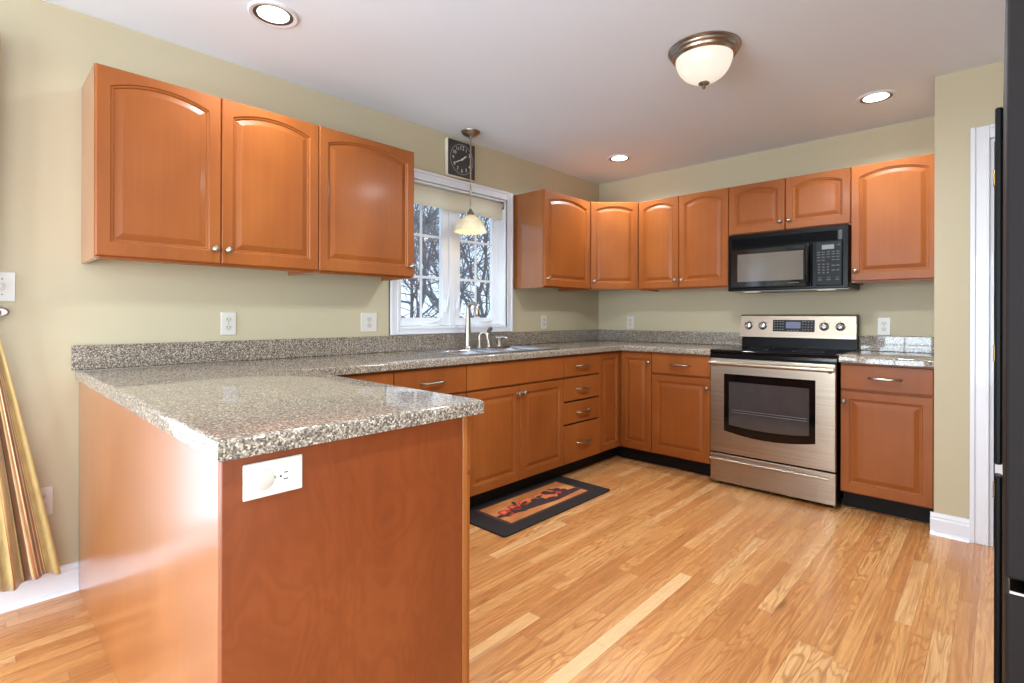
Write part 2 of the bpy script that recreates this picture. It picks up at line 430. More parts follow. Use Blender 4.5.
def sash(y0, y1, gy0, gy1):
    gz0, gz1 = 1.122, 1.985
    a = MB(); X0, X1 = -0.105, -0.064
    a.box(X0, X1, y0, gy0, WZ0 + 0.016, WZ1 - 0.016, bev=0.003); a.box(X0, X1, gy1, y1, WZ0 + 0.016, WZ1 - 0.016, bev=0.003)
    a.box(X0, X1, gy0, gy1, WZ0 + 0.016, gz0, bev=0.003); a.box(X0, X1, gy0, gy1, gz1, WZ1 - 0.016, bev=0.003)
    # glazing bead
    for (p, q, r, s_) in ((gy0, gy0 + 0.008, gz0, gz1), (gy1 - 0.008, gy1, gz0, gz1), (gy0, gy1, gz0, gz0 + 0.008), (gy0, gy1, gz1 - 0.008, gz1)):
        a.box(-0.09, -0.070, p, q, r, s_)
    sh = a.build('sash', M['vinyl'], win)
    MB().box(-0.090, -0.086, gy0 + 0.001, gy1 - 0.001, gz0 + 0.001, gz1 - 0.001).build('pane', M['glass'], sh)
    g = MB(); yc = (gy0 + gy1) / 2
    g.box(-0.085, -0.077, yc - 0.009, yc + 0.009, gz0, gz1, bev=0.002, seg=1)
    for k in (1, 2):
        z = gz0 + (gz1 - gz0) * k / 3
        g.box(-0.0845, -0.0765, gy0, gy1, z - 0.009, z + 0.009, bev=0.002, seg=1)
    g.build('muntin_grid', M['vinyl'], sh)
    # folded crank handle on the sill and the lock lever beside the mullion
    c = MB(); yk = yc + 0.03
    c.box(-0.062, -0.012, yk - 0.07, yk + 0.07, WZ0 + 0.014, WZ0 + 0.030, bev=0.006)
    c.tube([(-0.035, yk - 0.05, WZ0 + 0.036), (-0.03, yk + 0.02, WZ0 + 0.040), (-0.028, yk + 0.06, WZ0 + 0.045), (-0.026, yk + 0.085, WZ0 + 0.058)], [0.008, 0.007, 0.006, 0.007], 8)
    c.lathe([(0.0, -0.009), (0.009, -0.006), (0.009, 0.006), (0.0, 0.009)], (-0.026, yk + 0.09, WZ0 + 0.062), 10, cap=False)
    c.build('crank_handle', M['vinyl'], win, 40)
    k = MB(); yl = gy1 + 0.03 if y0 < -1.8 else gy0 - 0.03
    k.box(-0.066, -0.052, yl - 0.012, yl + 0.012, 1.17, 1.26, bev=0.004); k.tube([(-0.05, yl, 1.20), (-0.042, yl, 1.235), (-0.036, yl, 1.285)], [0.008, 0.007, 0.006], 8)
    k.build('lock_lever', M['vinyl'], win, 40)
sash(WY0 + 0.016, -1.818, -2.218, -1.868)
sash(-1.762, WY1 - 0.016, -1.708, -1.362)
# roller shade hanging in the top of the opening
rs = thing('roller_shade', 'cream roller shade pulled nearly all the way up inside the kitchen window', 'window shade', (0, 0, 0))
m = MB(); m.lathe([(0.0, WY0 + 0.03), (0.021, WY0 + 0.03), (0.021, WY1 - 0.03), (0.0, WY1 - 0.03)], (-0.030, 0, 2.002), 20, axis='Y', cap=False)
m.build('roller', M['shade_cloth'], rs, 40)
m = MB(); m.box(-0.0115, -0.0095, WY0 + 0.035, WY1 - 0.042, 1.905, 2.003); m.build('shade_cloth', M['shade_cloth'], rs)
m = MB(); m.box(-0.017, -0.005, WY0 + 0.034, WY1 - 0.041, 1.888, 1.907, bev=0.004); m.build('hem_bar', M['shade_cloth'], rs)
for y in (WY0 + 0.0145, WY1 - 0.0305):
    m = MB(); m.box(-0.056, -0.006, y, y + 0.0155, 1.975, 2.029, bev=0.004); m.build('bracket', M['nickel'], rs)

# ---- pantry door with casing
door = empty('door_1', (0, 0, 0)); door['kind'] = 'structure'
m = MB()
casing_board(m, 'V', 2.70, DX0, 0, DZ1 + 0.066, 'Y', YS, 1)
casing_board(m, 'H', DX0, DX1, DZ1, DZ1 + 0.066, 'Y', YS, -1)
casing_board(m, 'V', DX1, DX1 + 0.072, 0, DZ1 + 0.066, 'Y', YS, -1)
m.build('door_casing', M['white'], door)
m = MB(); m.box(DX0, DX0 + 0.016, YS + 0.001, YS + 0.114, 0, DZ1); m.box(DX1 - 0.016, DX1, YS + 0.001, YS + 0.114, 0, DZ1); m.box(DX0 + 0.016, DX1 - 0.016, YS + 0.001, YS + 0.114, DZ1 - 0.016, DZ1)
m.build('door_jamb', M['white'], door)
m = MB(); m.box(DX0 + 0.0205, DX1 - 0.0205, YS + 0.004, YS + 0.039, 0.008, DZ1 - 0.02, bev=0.002)
for (a, b) in ((2.90, 3.10), (3.18, 3.38)):
    for (z0, z1) in ((0.22, 0.78), (0.92, 1.55), (1.66, 1.92)):
        m.box(a, b, YS + 0.0005, YS + 0.006, z0, z1, bev=0.004)
m.build('door_panel', M['white'], door)
for z in (0.25, 0.93, 1.80):
    m = MB(); m.lathe([(0.0045, z), (0.0045, z + 0.075)], (DX0 + 0.018, YS - 0.002, 0), 10); m.lathe([(0.006, z - 0.004), (0.006, z)], (DX0 + 0.018, YS - 0.002, 0), 10)
    m.build('hinge', M['brass'], door, 40)
m = MB(); m.lathe([(0.026, 0), (0.026, -0.006), (0.010, -0.012), (0.010, -0.035), (0.026, -0.045), (0.028, -0.055), (0.018, -0.066), (0.0, -0.068)], (3.43, YS + 0.003, 0.95), 20, axis='Y', cap=False)
m.build('door_knob', M['brass'], door, 40)

# ---- patio doors behind the curtain and unseen windows added on the front and right walls for more daylight
def framed_opening(name, face, plane, a0, a1, z0, z1, ncol, nrow, leaf=2):
    e = empty(name); e['kind'] = 'structure'
    def put(m, h0, h1, zz0, zz1, d0, d1):
        if face == 'X': m.box(plane + d0, plane + d1, h0, h1, zz0, zz1)
        else: m.box(h0, h1, plane + d0, plane + d1, zz0, zz1)
    m = MB(); f = 0.05
    put(m, a0, a0 + f, z0, z1, -0.1, -0.02); put(m, a1 - f, a1, z0, z1, -0.1, -0.02); put(m, a0 + f, a1 - f, z1 - f, z1, -0.1, -0.02); put(m, a0 + f, a1 - f, z0, z0 + f, -0.1, -0.02)
    m.build('frame', M['vinyl'], e)
    wl_ = (a1 - a0 - 2 * f) / leaf
    for k in range(leaf):
        b0 = a0 + f + wl_ * k; b1 = b0 + wl_; m = MB(); g = 0.07
        put(m, b0, b0 + g, z0 + f, z1 - f, -0.08, -0.04); put(m, b1 - g, b1, z0 + f, z1 - f, -0.08, -0.04)
        put(m, b0 + g, b1 - g, z1 - f - g, z1 - f, -0.08, -0.04); put(m, b0 + g, b1 - g, z0 + f, z0 + f + g, -0.08, -0.04)
        for c in range(1, ncol):
            x = b0 + g + (wl_ - 2 * g) * c / ncol; put(m, x - 0.009, x + 0.009, z0 + f + g, z1 - f - g, -0.07, -0.05)
        for r in range(1, nrow):
            z = z0 + f + g + (z1 - z0 - 2 * f - 2 * g) * r / nrow; put(m, b0 + g, b1 - g, z - 0.009, z + 0.009, -0.069, -0.051)
        m.build('sash', M['vinyl'], e)
framed_opening('door_2', 'X', 0.0, PY0, PY1, 0.0, PZ1, 2, 4)
framed_opening('added_window_front', 'Y', RY, 0.25, 2.95, 0.06, 2.15, 2, 4, 3)
framed_opening('added_window_right', 'X', RX + 0.12, -6.8, -3.4, 0.06, 2.15, 2, 4, 3)

# ------------------------------------------------------------------ cabinets
# local frame of a unit: x = width to the right seen from its front, front at y = -depth, back at y = 0
def door_mesh(w_, h, y, arch=0.0, stile=0.044, t=0.02, x0=0.0, z0=0.0):
    m = MB(); bm = m.bm; N = 18
    xc = w_ / 2; L, R, B = stile, w_ - stile, stile * 1.2
    Tm = h - (0.034 if arch > 0 else stile)                          # panel top at the middle
    half = (R - L) / 2
    if arch > 0:
        rad = (half * half + arch * arch) / (2 * arch); zc = Tm - rad
    def ring(o, d):
        l, r, b = L + o, R - o, B + o; pts = []
        for k in range(N + 1):
            x = l + (r - l) * k / N
            z = (zc + math.sqrt(max(1e-9, (rad - o) ** 2 - (x - xc) ** 2))) if arch > 0 else Tm - o
            pts.append((x, d, z))
        pts.append((r, d, b)); pts.append((l, d, b))
        return pts
    def outer(i, d):
        pts = [(i + (w_ - 2 * i) * k / N, d, h - i) for k in range(N + 1)]
        pts += [(w_ - i, d, i), (i, d, i)]; return pts
    rings = [outer(0, 0), outer(0, -t + 0.004), outer(0.004, -t), ring(0, -t), ring(0.004, -t + 0.005), ring(0.010, -t + 0.0055), ring(0.013, -t + 0.0095),
             ring(0.016, -t + 0.0095), ring(0.036, -t + 0.0035), ring(0.040, -t + 0.0025)]
    V = [[bm.verts.new((p[0] + x0, p[1] + y, p[2] + z0)) for p in r] for r in rings]
    n = len(V[0])
    for a, b in zip(V, V[1:]):
        for k in range(n): bm.faces.new((a[k], a[(k + 1) % n], b[(k + 1) % n], b[k]))
    bm.faces.new(V[0][::-1]); bm.faces.new(V[-1])
    return m
def slab_mesh(x0, x1, z0, z1, y, t=0.02): return MB().box(x0, x1, y - t, y, z0, z1, bev=0.004, seg=2)
def knob(parent, x, y, z):
    m = MB(); m.lathe([(0.0, 0.0), (0.009, 0.0), (0.009, -0.003), (0.0055, -0.006), (0.0055, -0.013), (0.010, -0.016), (0.0145, -0.021), (0.0145, -0.024), (0.011, -0.028), (0.0, -0.030)], (x, y, z), 16, axis='Y', cap=False)
    return m.build('knob', M['nickel'], parent, 50)
def pull(parent, x, y, z, L=0.145):
    m = MB(); h = L / 2; pts = []; rr = []
    for k in range(15):
        s_ = -1 + 2 * k / 14; pts.append((x + s_ * h * 1.0, y - 0.006 - 0.024 * (1 - s_ ** 4) ** 0.7, z)); rr.append(0.0042 + 0.0030 * (1 - s_ * s_))
    m.tube(pts, rr, 10)
    for s_ in (-1, 1):
        m.lathe([(0.0, 0.0), (0.008, 0.0), (0.007, -0.006), (0.003, -0.012), (0.0, -0.012)], (x + s_ * h * 0.97, y, z), 12, axis='Y', cap=False)
    return m.build('pull', M['nickel'], parent, 50)
G = 0.0018       # half the gap between doors
def wall_cabinet(label, loc, rz, W, doors, z0=ZB, depth=0.305, arch=0.038, cat='cabinet', side='wood_side'):
    """doors: list of (x0, x1, knob_x or None)"""
    c = thing('wall_cabinet', label, cat, (loc[0], loc[1], z0), rz)
    hh = ZT - z0
    b = MB(); T = 0.016; D = depth
    b.box(0, T, -D, 0, 0, hh); b.box(W - T, W, -D, 0, 0, hh); b.box(T, W - T, -D, 0, hh - T, hh); b.box(T, W - T, -0.008, 0, 0.03, hh - T)
    b.box(T, W - T, -D, -0.008, 0.022, 0.038)
    b.build('cabinet_body', M[side], c)
    for (za, zb) in ((0.0, 0.021), (0.0385, 0.060), (hh - 0.05, hh - T - 0.0005)):
        MB().box(T, W - T, -D + 0.0005, -D + 0.019, za, zb).build('frame_rail', M['wood'], c)
    for (x0, x1, kx) in doors:
        o = door_mesh(x1 - x0 - 2 * G, hh - 0.014, -D - 0.001, arch, x0=x0 + G, z0=0.010).build('door', M['wood'], c)
        if kx is not None: knob(o, kx, -D - 0.021, 0.070)
    return c
def wl_y(y0): return (0.002, y0, 0.0)      # window wall: rz = +90 deg
R90 = PI / 2
wall_cabinet('long honey wall cabinet with two arched doors, nearest the curtain', wl_y(-3.856), R90, 0.882,
             [(0.0, 0.435, 0.408), (0.435, 0.882, 0.461)])
wall_cabinet('single arched-door wall cabinet just left of the kitchen window', wl_y(-2.974), R90, 0.580, [(0.0, 0.580, 0.552)])
wall_cabinet('single-door wall cabinet between the kitchen window and the corner cabinet', wl_y(-1.2043), R90, 0.592, [(0.0, 0.592, 0.030)])
# diagonal corner wall cabinet: a five-sided body with one door across the corner
c = thing('corner_wall_cabinet', 'diagonal corner wall cabinet with one narrow arched door', 'cabinet', (0, 0, ZB))
hh = ZT - ZB; A, D_ = 0.612, 0.305
pent = [(0.002, -0.002), (0.002, -A + 0.001), (D_, -A + 0.001), (A - 0.001, -D_), (A - 0.001, -0.002)]
MB().prism(pent, 'Z', 0.022, hh).build('cabinet_body', M['wood_side'], c)
dl = math.hypot(A - D_, A - D_)
o = door_mesh(dl - 0.034, hh - 0.014, -0.001, 0.032, x0=0.017, z0=0.010)
bmesh.ops.transform(o.bm, matrix=Matrix.Translation((D_, -A, 0)) @ Matrix.Rotation(PI / 4, 4, 'Z'), verts=o.bm.verts)
o = o.build('door', M['wood'], c)
kn = MB(); kn.lathe([(0.0, 0.0), (0.009, 0.0), (0.009, -0.003), (0.0055, -0.006), (0.0055, -0.013), (0.010, -0.016), (0.0145, -0.021), (0.0145, -0.024), (0.011, -0.028), (0.0, -0.030)], (0.047, -0.021, 0.075), 16, axis='Y', cap=False)
bmesh.ops.transform(kn.bm, matrix=Matrix.Translation((D_, -A, 0)) @ Matrix.Rotation(PI / 4, 4, 'Z'), verts=kn.bm.verts)
kn.build('knob', M['nickel'], o, 50)
XM = 1.3535
wall_cabinet('two-door wall cabinet between the corner cabinet and the microwave', (0.612, 0, 0), 0, XM - 0.612,
             [(0.0, 0.355, 0.330), (0.355, XM - 0.612, 0.382)])
wall_cabinet('short two-door wall cabinet directly above the microwave', (XM, 0, 0), 0, 0.766, [(0.0, 0.383, 0.352), (0.383, 0.766, 0.414)], z0=1.732, arch=0.034)
wall_cabinet('single arched-door wall cabinet right of the microwave', (XM + 0.766, 0, 0), 0, XS - XM - 0.766 - 0.002, [(0.0, XS - XM - 0.768, 0.026)])

# ---- base cabinets
ZC = 0.876; TK = 0.105; BD = 0.60
def base_cabinet(label, loc, rz, W, drawers=(), doors=(), knobs=(), pulls=True, toe=True, name='base_cabinet', skip_body=None):
    """drawers: (x0,x1,z0,z1,pull?); doors: (x0,x1,z0,z1,knob_x,knob_z)"""
    c = thing(name, label, 'cabinet', loc, rz)
    b = MB(); T = 0.018
    x1 = W
    b.box(0, T, -BD, 0, TK, ZC); b.box(W - T, W, -BD, 0, TK, ZC); b.box(T, W - T, -BD, 0, TK, TK + T); b.box(T, W - T, -0.01, 0, TK + T, ZC)
    b.box(T, W - T, -BD, -BD + 0.019, ZC - 0.03, ZC); b.box(T, W - T, -BD, -BD + 0.019, TK + T, TK + 0.04)
    b.box(T, W - T, -BD + 0.001, -BD + 0.018, 0.690, 0.740)
    b.build('cabinet_body', M['wood'], c)
    MB().box(0, W, -BD + 0.075, -BD + 0.09, 0.0, TK - 0.001).build('toe_kick', M['toe'], c)
    for (x0, x1, z0, z1, pl) in drawers:
        o = slab_mesh(x0 + G, x1 - G, z0, z1, -BD - 0.001).build('drawer_front', M['wood'], c)
        if pl: pull(o, (x0 + x1) / 2, -BD - 0.021, (z0 + z1) / 2, 0.150 if (x1 - x0) > 0.4 else 0.125)
    for (x0, x1, z0, z1, kx, kz) in doors:
        o = door_mesh(x1 - x0 - 2 * G, z1 - z0, -BD - 0.001, 0.0, x0=x0 + G, z0=z0).build('door', M['wood'], c)
        if kx is not None: knob(o, kx, -BD - 0.021, kz)
    return c
DZ0, DZT = 0.112, 0.706            # base door bottom and top
RZ0, RZ1 = 0.718, 0.862            # drawer front
base_cabinet('drawer base cabinet tucked into the corner behind the peninsula', wl_y(-3.206), R90, 0.476, [(0.0, 0.476, RZ0, RZ1, False)], [(0.0, 0.476, DZ0, DZT, 0.44, 0.66)])
base_cabinet('base cabinet with one drawer between the peninsula and the sink cabinet', wl_y(-2.728), R90, 0.480, [(0.0, 0.480, RZ0, RZ1, True)], [(0.0, 0.480, DZ0, DZT, 0.03, 0.66)])
base_cabinet('wide sink base cabinet with blank front and two doors behind the mat', wl_y(-2.247), R90, 0.898, [(0.0, 0.898, RZ0, RZ1, False)],
             [(0.0, 0.449, DZ0, DZT, 0.424, 0.660), (0.449, 0.898, DZ0, DZT, 0.474, 0.660)])
base_cabinet('narrow base cabinet holding a stack of four drawers', wl_y(-1.348), R90, 0.436,
             [(0.0, 0.436, RZ0, RZ1, True), (0.0, 0.436, 0.548, 0.706, True), (0.0, 0.436, 0.388, 0.536, True), (0.0, 0.436, DZ0, 0.376, True)])
# corner base cabinet, L-shaped, two hinged panels meeting in the inner corner
c = thing('corner_base_cabinet', 'corner base cabinet with two tall door panels meeting at right angles', 'cabinet', (0, 0, 0))
q = 0.911
MB().prism([(0.003, -0.003), (0.003, -q), (0.60, -q), (0.60, -0.60), (0.892, -0.60), (0.892, -0.003)], 'Z', TK, ZC).build('cabinet_body', M['wood'], c)
MB().prism([(0.51, -q), (0.525, -q), (0.525, -0.525), (0.892, -0.525), (0.892, -0.51), (0.51, -0.51)], 'Z', 0, TK - 0.001).build('toe_kick', M['toe'], c)
o = door_mesh(q - 0.624 - 2 * G, RZ1 - DZ0, 0, 0.0, stile=0.042, x0=G, z0=DZ0)
bmesh.ops.transform(o.bm, matrix=Matrix.Translation((0.601, -q, 0)) @ Matrix.Rotation(R90, 4, 'Z'), verts=o.bm.verts)
o.build('door', M['wood'], c)
o = door_mesh(0.892 - 0.626 - G, RZ1 - DZ0, 0, 0.0, stile=0.042, x0=0, z0=DZ0)
bmesh.ops.transform(o.bm, matrix=Matrix.Translation((0.626, -0.601, 0)), verts=o.bm.verts)
o = o.build('door', M['wood'], c)
knob(o, 0.872, -0.621, 0.795)
base_cabinet('base cabinet with one drawer and door, left of the range', (0.893, 0, 0), 0, 0.452, [(0.0, 0.452, RZ0, RZ1, True)], [(0.0, 0.452, DZ0, DZT, 0.430, 0.642)])
XR0, XR1 = 1.357, 2.113           # the range
base_cabinet('base cabinet with one drawer and door, right of the range', (2.121, 0, 0), 0, XS - 2.121 - 0.003, [(0.0, 0.4325, RZ0, RZ1, True)], [(0.0, 0.4325, DZ0, DZT, 0.022, 0.645)])
# ---- peninsula
XP, YP = 1.7555, -3.863
c = thing('peninsula_cabinet', 'peninsula base with plain maple end panel facing the camera', 'cabinet', (0, 0, 0))
MB().box(0.0005, XP - 0.019, YP, YP + 0.012, 0.0, ZC, bev=0.001, seg=1).build('back_panel', M['wood_side'], c)
MB().box(XP - 0.018, XP, YP, -3.272, 0.0, ZC, bev=0.0012, seg=1).build('end_panel', M['wood_panel'], c)
m = MB(); m.box(0.66, XP - 0.020, YP + 0.014, -3.275, TK, ZC); m.build('cabinet_body', M['wood'], c)
MB().box(XP - 0.020, XP + 0.002, -3.271, -3.255, 0.0, ZC, bev=0.001, seg=1).build('corner_stile', M['wood_side'], c)
MB().box(0.66, XP - 0.021, -3.345, -3.33, 0.0, TK - 0.001).build('toe_kick', M['toe'], c)
MB().box(0.66, XP - 0.021, -3.274, -3.255, TK, ZC).build('face_frame', M['wood'], c)
def pen_front(mb, name):
    bmesh.ops.transform(mb.bm, matrix=Matrix.Translation((XP, -3.254, 0)) @ Matrix.Rotation(PI, 4, 'Z'), verts=mb.bm.verts)
    return mb.build(name, M['wood'], c)
for (a, b) in ((0.004, 0.50), (0.50, 0.99)):
    pen_front(slab_mesh(a + G, b - G, RZ0, RZ1, 0.0, 0.018), 'drawer_front')
    pen_front(door_mesh(b - a - 2 * G, DZT - DZ0, 0.0, 0.0, x0=a + G, z0=DZ0, t=0.018), 'door')
# ---- countertops
def slab_cells(name, xs, ys, filled, z0, z1, parent, round_pred, r=0.013):
    m = MB(); bm = m.bm; vt = {}
    def v(i, j):
        if (i, j) not in vt: vt[(i, j)] = bm.verts.new((xs[i], ys[j], z0))
        return vt[(i, j)]
    fs = [bm.faces.new((v(i, j), v(i + 1, j), v(i + 1, j + 1), v(i, j + 1))) for i in range(len(xs) - 1) for j in range(len(ys) - 1) if filled(i, j)]
    ex = bmesh.ops.extrude_face_region(bm, geom=fs, use_keep_orig=True)
    top = [g for g in ex['geom'] if isinstance(g, bmesh.types.BMVert)]
    bmesh.ops.translate(bm, verts=top, vec=(0, 0, z1 - z0))
    bmesh.ops.recalc_face_normals(bm, faces=bm.faces)
    es = []
    for e in bm.edges:
        if e.verts[0].co.z > z1 - 1e-5 and e.verts[1].co.z > z1 - 1e-5 and any(abs(f.normal.z) < 0.5 for f in e.link_faces):
            mid = (e.verts[0].co + e.verts[1].co) / 2
            if round_pred(mid): es.append(e)
    bmesh.ops.bevel(bm, geom=es, offset=r, segments=5, profile=0.5, affect='EDGES')
    return m.build(name, M['granite'], parent, 40)
ZK = 0.914; XF = 0.648; XPC, YPC, YPF = 1.7735, -3.8755, -3.209
SX0, SX1, SY0, SY1 = 0.085, 0.565, -2.195, -1.385        # sink cut-out
ct = thing('countertop', 'long speckled granite-look countertop running from peninsula past the sink to the range', 'countertop', (0, 0, 0))
xs = [0.002, SX0, SX1, XF, 1.352, XPC]; ys = [YPC, YPF, SY0, SY1, -XF, -0.002]
def filled(i, j):
    if j == 0: return True
    if i <= 2: return not (i == 1 and j == 2)
    return j == 4 and i == 3
slab_cells('worktop', xs, ys, filled, ZC, ZK, ct, lambda p: (p.x > 0.05 and p.y < -0.05 and not (p.x < 0.6 and -2.25 < p.y < -1.36) and not (p.x > 1.34 and p.y > -0.63)))
m = MB(); m.box(0.001, 0.019, -3.888, -0.001, ZK + 0.0005, 1.0165, bev=0.003); m.build('backsplash', M['granite'], ct)
m = MB(); m.box(0.0195, 1.352, -0.019, -0.001, ZK + 0.0005, 1.0165, bev=0.003); m.build('backsplash', M['granite'], ct)
ct2 = thing('countertop', 'short speckled countertop right of the range', 'countertop', (0, 0, 0))
slab_cells('worktop', [2.119, XS - 0.001], [-XF, 0.0], lambda i, j: True, ZC, ZK, ct2, lambda p: p.y < -0.6)
m = MB(); m.box(2.119, XS - 0.001, -0.019, 0.0, ZK + 0.0005, 1.0165, bev=0.003); m.build('backsplash', M['granite'], ct2)

# ---- sink
sk = thing('kitchen_sink', 'double-bowl stainless drop-in sink under the kitchen window', 'sink', (0, 0, ZK))
m = MB(); bowls = [(0.165, 0.545, -2.165, -1.805), (0.165, 0.545, -1.775, -1.415)]
X0, X1, Y0, Y1 = 0.065, 0.585, -2.222, -1.358
for (a, b, d, e) in ((X0, 0.165, Y0, Y1), (0.545, X1, Y0, Y1), (0.165, 0.545, Y0, -2.165), (0.165, 0.545, -1.805, -1.775), (0.165, 0.545, -1.415, Y1)):
    m.box(a, b, d, e, 0.0005, 0.007)
m.build('rim', M['sink'], sk)
for (a, b, d, e) in bowls:
    g = MB(); bm = g.bm
    def loop(i, z): return [bm.verts.new(p) for p in ((a + i, d + i, z), (b - i, d + i, z), (b - i, e - i, z), (a + i, e - i, z))]
    Ls = [loop(0.0, 0.0065), loop(0.004, -0.01), loop(0.012, -0.15), loop(0.035, -0.175), loop(0.15, -0.18)]
    for p, q_ in zip(Ls, Ls[1:]):
        for k in range(4): bm.faces.new((p[k], p[(k + 1) % 4], q_[(k + 1) % 4], q_[k]))
    bm.faces.new(Ls[-1])
    ob = g.build('bowl', M['sink'], sk, 30)
    md = ob.modifiers.new('shell', 'SOLIDIFY'); md.thickness = 0.0015; md.offset = 0.0
# faucet and its companions stand on the sink's rear deck
fx = 0.115
f = thing('faucet', 'tall brushed single-spout faucet in front of the window mullion', 'faucet', (fx, -1.785, ZK + 0.007))
m = MB(); m.lathe([(0.0, 0.0), (0.030, 0.0), (0.030, 0.004), (0.024, 0.012), (0.0, 0.012)], n=24, cap=False); m.build('base_ring', M['nickel'], f, 40)
m = MB(); pts = [(0, 0, 0.01), (0, 0, 0.10), (0, 0, 0.20), (0, 0, 0.265)]; rr = [0.023, 0.021, 0.0165, 0.014]
for k in range(1, 9):
    a = PI * 0.86 * k / 8; pts.append((0.045 - 0.045 * math.cos(a), 0, 0.265 + 0.045 * math.sin(a))); rr.append(0.0135)
m.tube(pts, rr, 16); m.build('spout', M['nickel'], f, 50)
m = MB(); e_ = Vector(pts[-1]); m.tube([e_, e_ + Vector((0.004, 0, -0.02)), e_ + Vector((0.010, 0, -0.06)), e_ + Vector((0.011, 0, -0.066))], [0.014, 0.017, 0.017, 0.013], 16); m.build('spray_head', M['bronze'], f, 40)
t_ = thing('filter_tap', 'small hooked water tap right of the tall faucet', 'tap', (fx, -1.675, ZK + 0.007))
m = MB(); m.lathe([(0.0, 0.0), (0.017, 0.0), (0.015, 0.010), (0.0, 0.010)], n=18, cap=False); m.build('base_ring', M['nickel'], t_, 40)
m = MB(); pts = [(0, 0, 0.008), (0, 0, 0.05), (0, 0, 0.078)]
for k in range(1, 8):
    a = PI * k / 7; pts.append((0.0 + (0.030 - 0.030 * math.cos(a)) * 0.75, (0.030 - 0.030 * math.cos(a)) * 0.6, 0.078 + 0.026 * math.sin(a)))
pts.append((pts[-1][0], pts[-1][1], 0.055)); m.tube(pts, [0.012] * 3 + [0.010] * 8, 12); m.build('spout', M['nickel'], t_, 50)
t_ = thing('side_sprayer', 'slim side sprayer with a dark head on the sink deck', 'sprayer', (fx, -1.585, ZK + 0.007))
m = MB(); m.lathe([(0.0, 0.0), (0.020, 0.0), (0.018, 0.008), (0.012, 0.016), (0.012, 0.03), (0.010, 0.07), (0.0115, 0.105), (0.0, 0.105)], n=18, cap=False); m.build('wand', M['nickel'], t_, 40)
m = MB(); m.tube([(0, 0, 0.104), (0.004, 0, 0.118), (0.016, 0, 0.128), (0.026, 0, 0.128)], [0.012, 0.015, 0.016, 0.014], 14); m.build('spray_head', M['bronze'], t_, 40)
t_ = thing('soap_dispenser', 'short lever-topped soap pump, rightmost fitting on the sink deck', 'soap dispenser', (fx, -1.475, ZK + 0.007))
m = MB(); m.lathe([(0.0, 0.0), (0.020, 0.0), (0.020, 0.006), (0.013, 0.014), (0.011, 0.045), (0.014, 0.052), (0.014, 0.060), (0.0, 0.064)], n=18, cap=False); m.build('pump_body', M['nickel'], t_, 40)
m = MB(); m.tube([(-0.012, -0.022, 0.064), (0, 0, 0.062), (0.022, 0.02, 0.068), (0.040, 0.035, 0.064), (0.044, 0.038, 0.056)], [0.007, 0.009, 0.0075, 0.006, 0.005], 10); m.build('nozzle', M['nickel'], t_, 40)

# ------------------------------------------------------------------ range
rg = thing('range', 'freestanding stainless electric range with black glass top', 'stove', (XR0, 0, 0))
RW = XR1 - XR0; RF = -0.640
MB().box(0.003, RW - 0.003, RF + 0.002, -0.025, 0.03, 0.895, bev=0.003).build('oven_body', M['black'], rg)
m = MB(); m.box(0.0, RW, -0.662, -0.075, 0.896, 0.918, bev=0.006, seg=3)
m.build('cooktop', M['black_glass'], rg)
for (x, y, r) in ((0.20, -0.48, 0.115), (0.56, -0.48, 0.09), (0.20, -0.22, 0.08), (0.56, -0.22, 0.105)):
    MB().lathe([(r, 0.9182), (r, 0.9186), (r - 0.004, 0.9186), (r - 0.004, 0.9182)], (x, y, 0), 40, cap=False).build('burner_ring', M['mark_dim'], rg)
MB().prism([(-0.664, 0.862), (-0.664, 0.876), (-0.655, 0.894), (-0.60, 0.895), (-0.60, 0.862)], 'X', 0.002, RW - 0.002).build('front_rail', M['black'], rg)
# back guard: black riser, then a stainless console leaning back
MB().prism([(-0.088, 0.919), (-0.080, 0.992), (-0.028, 0.992), (-0.028, 0.919)], 'X', 0.012, RW - 0.004).build('riser', M['black'], rg)
cns = MB().prism([(-0.098, 0.990), (-0.098, 1.000), (-0.076, 1.150), (-0.066, 1.158), (-0.026, 1.158), (-0.026, 0.990)], 'X', 0.0, RW, bev=0.002).build('console', M['steel'], rg)
MB().box(RW - 0.0025, RW + 0.002, -0.084, -0.030, 0.920, 1.157).build('console_end_cap', M['black'], rg)
tilt = math.atan2(0.022, 0.150)
def on_console(mb, x, z):
    yy = -0.098 + (z - 1.0) * 0.022 / 0.150
    bmesh.ops.transform(mb.bm, matrix=Matrix.Translation((x, yy, z)) @ Matrix.Rotation(-tilt, 4, 'X'), verts=mb.bm.verts); return mb
m = MB(); m.box(-0.137, 0.137, -0.0025, 0.001, -0.043, 0.043, bev=0.002, seg=1); dp = on_console(m, 0.370, 1.077).build('display_panel', M['black_glass'], rg)
m = MB(); m.box(-0.048, 0.048, -0.0034, -0.0024, -0.022, 0.026); on_console(m, 0.370, 1.080).build('clock_display', M['lcd_blue'], dp)
for bx in (-0.124, -0.105, -0.085, -0.068, 0.062, 0.080, 0.098, 0.118):
    for bz in (-0.028, -0.008, 0.012, 0.030):
        on_console(MB().box(bx - 0.005, bx + 0.005, -0.0031, -0.0024, bz - 0.002, bz + 0.002), 0.370, 1.077).build('touch_key', M['mark'], dp)
for bx in (-0.03, -0.01, 0.01, 0.03): on_console(MB().box(bx - 0.006, bx + 0.006, -0.0031, -0.0024, -0.036, -0.032), 0.370, 1.077).build('touch_key', M['mark'], dp)
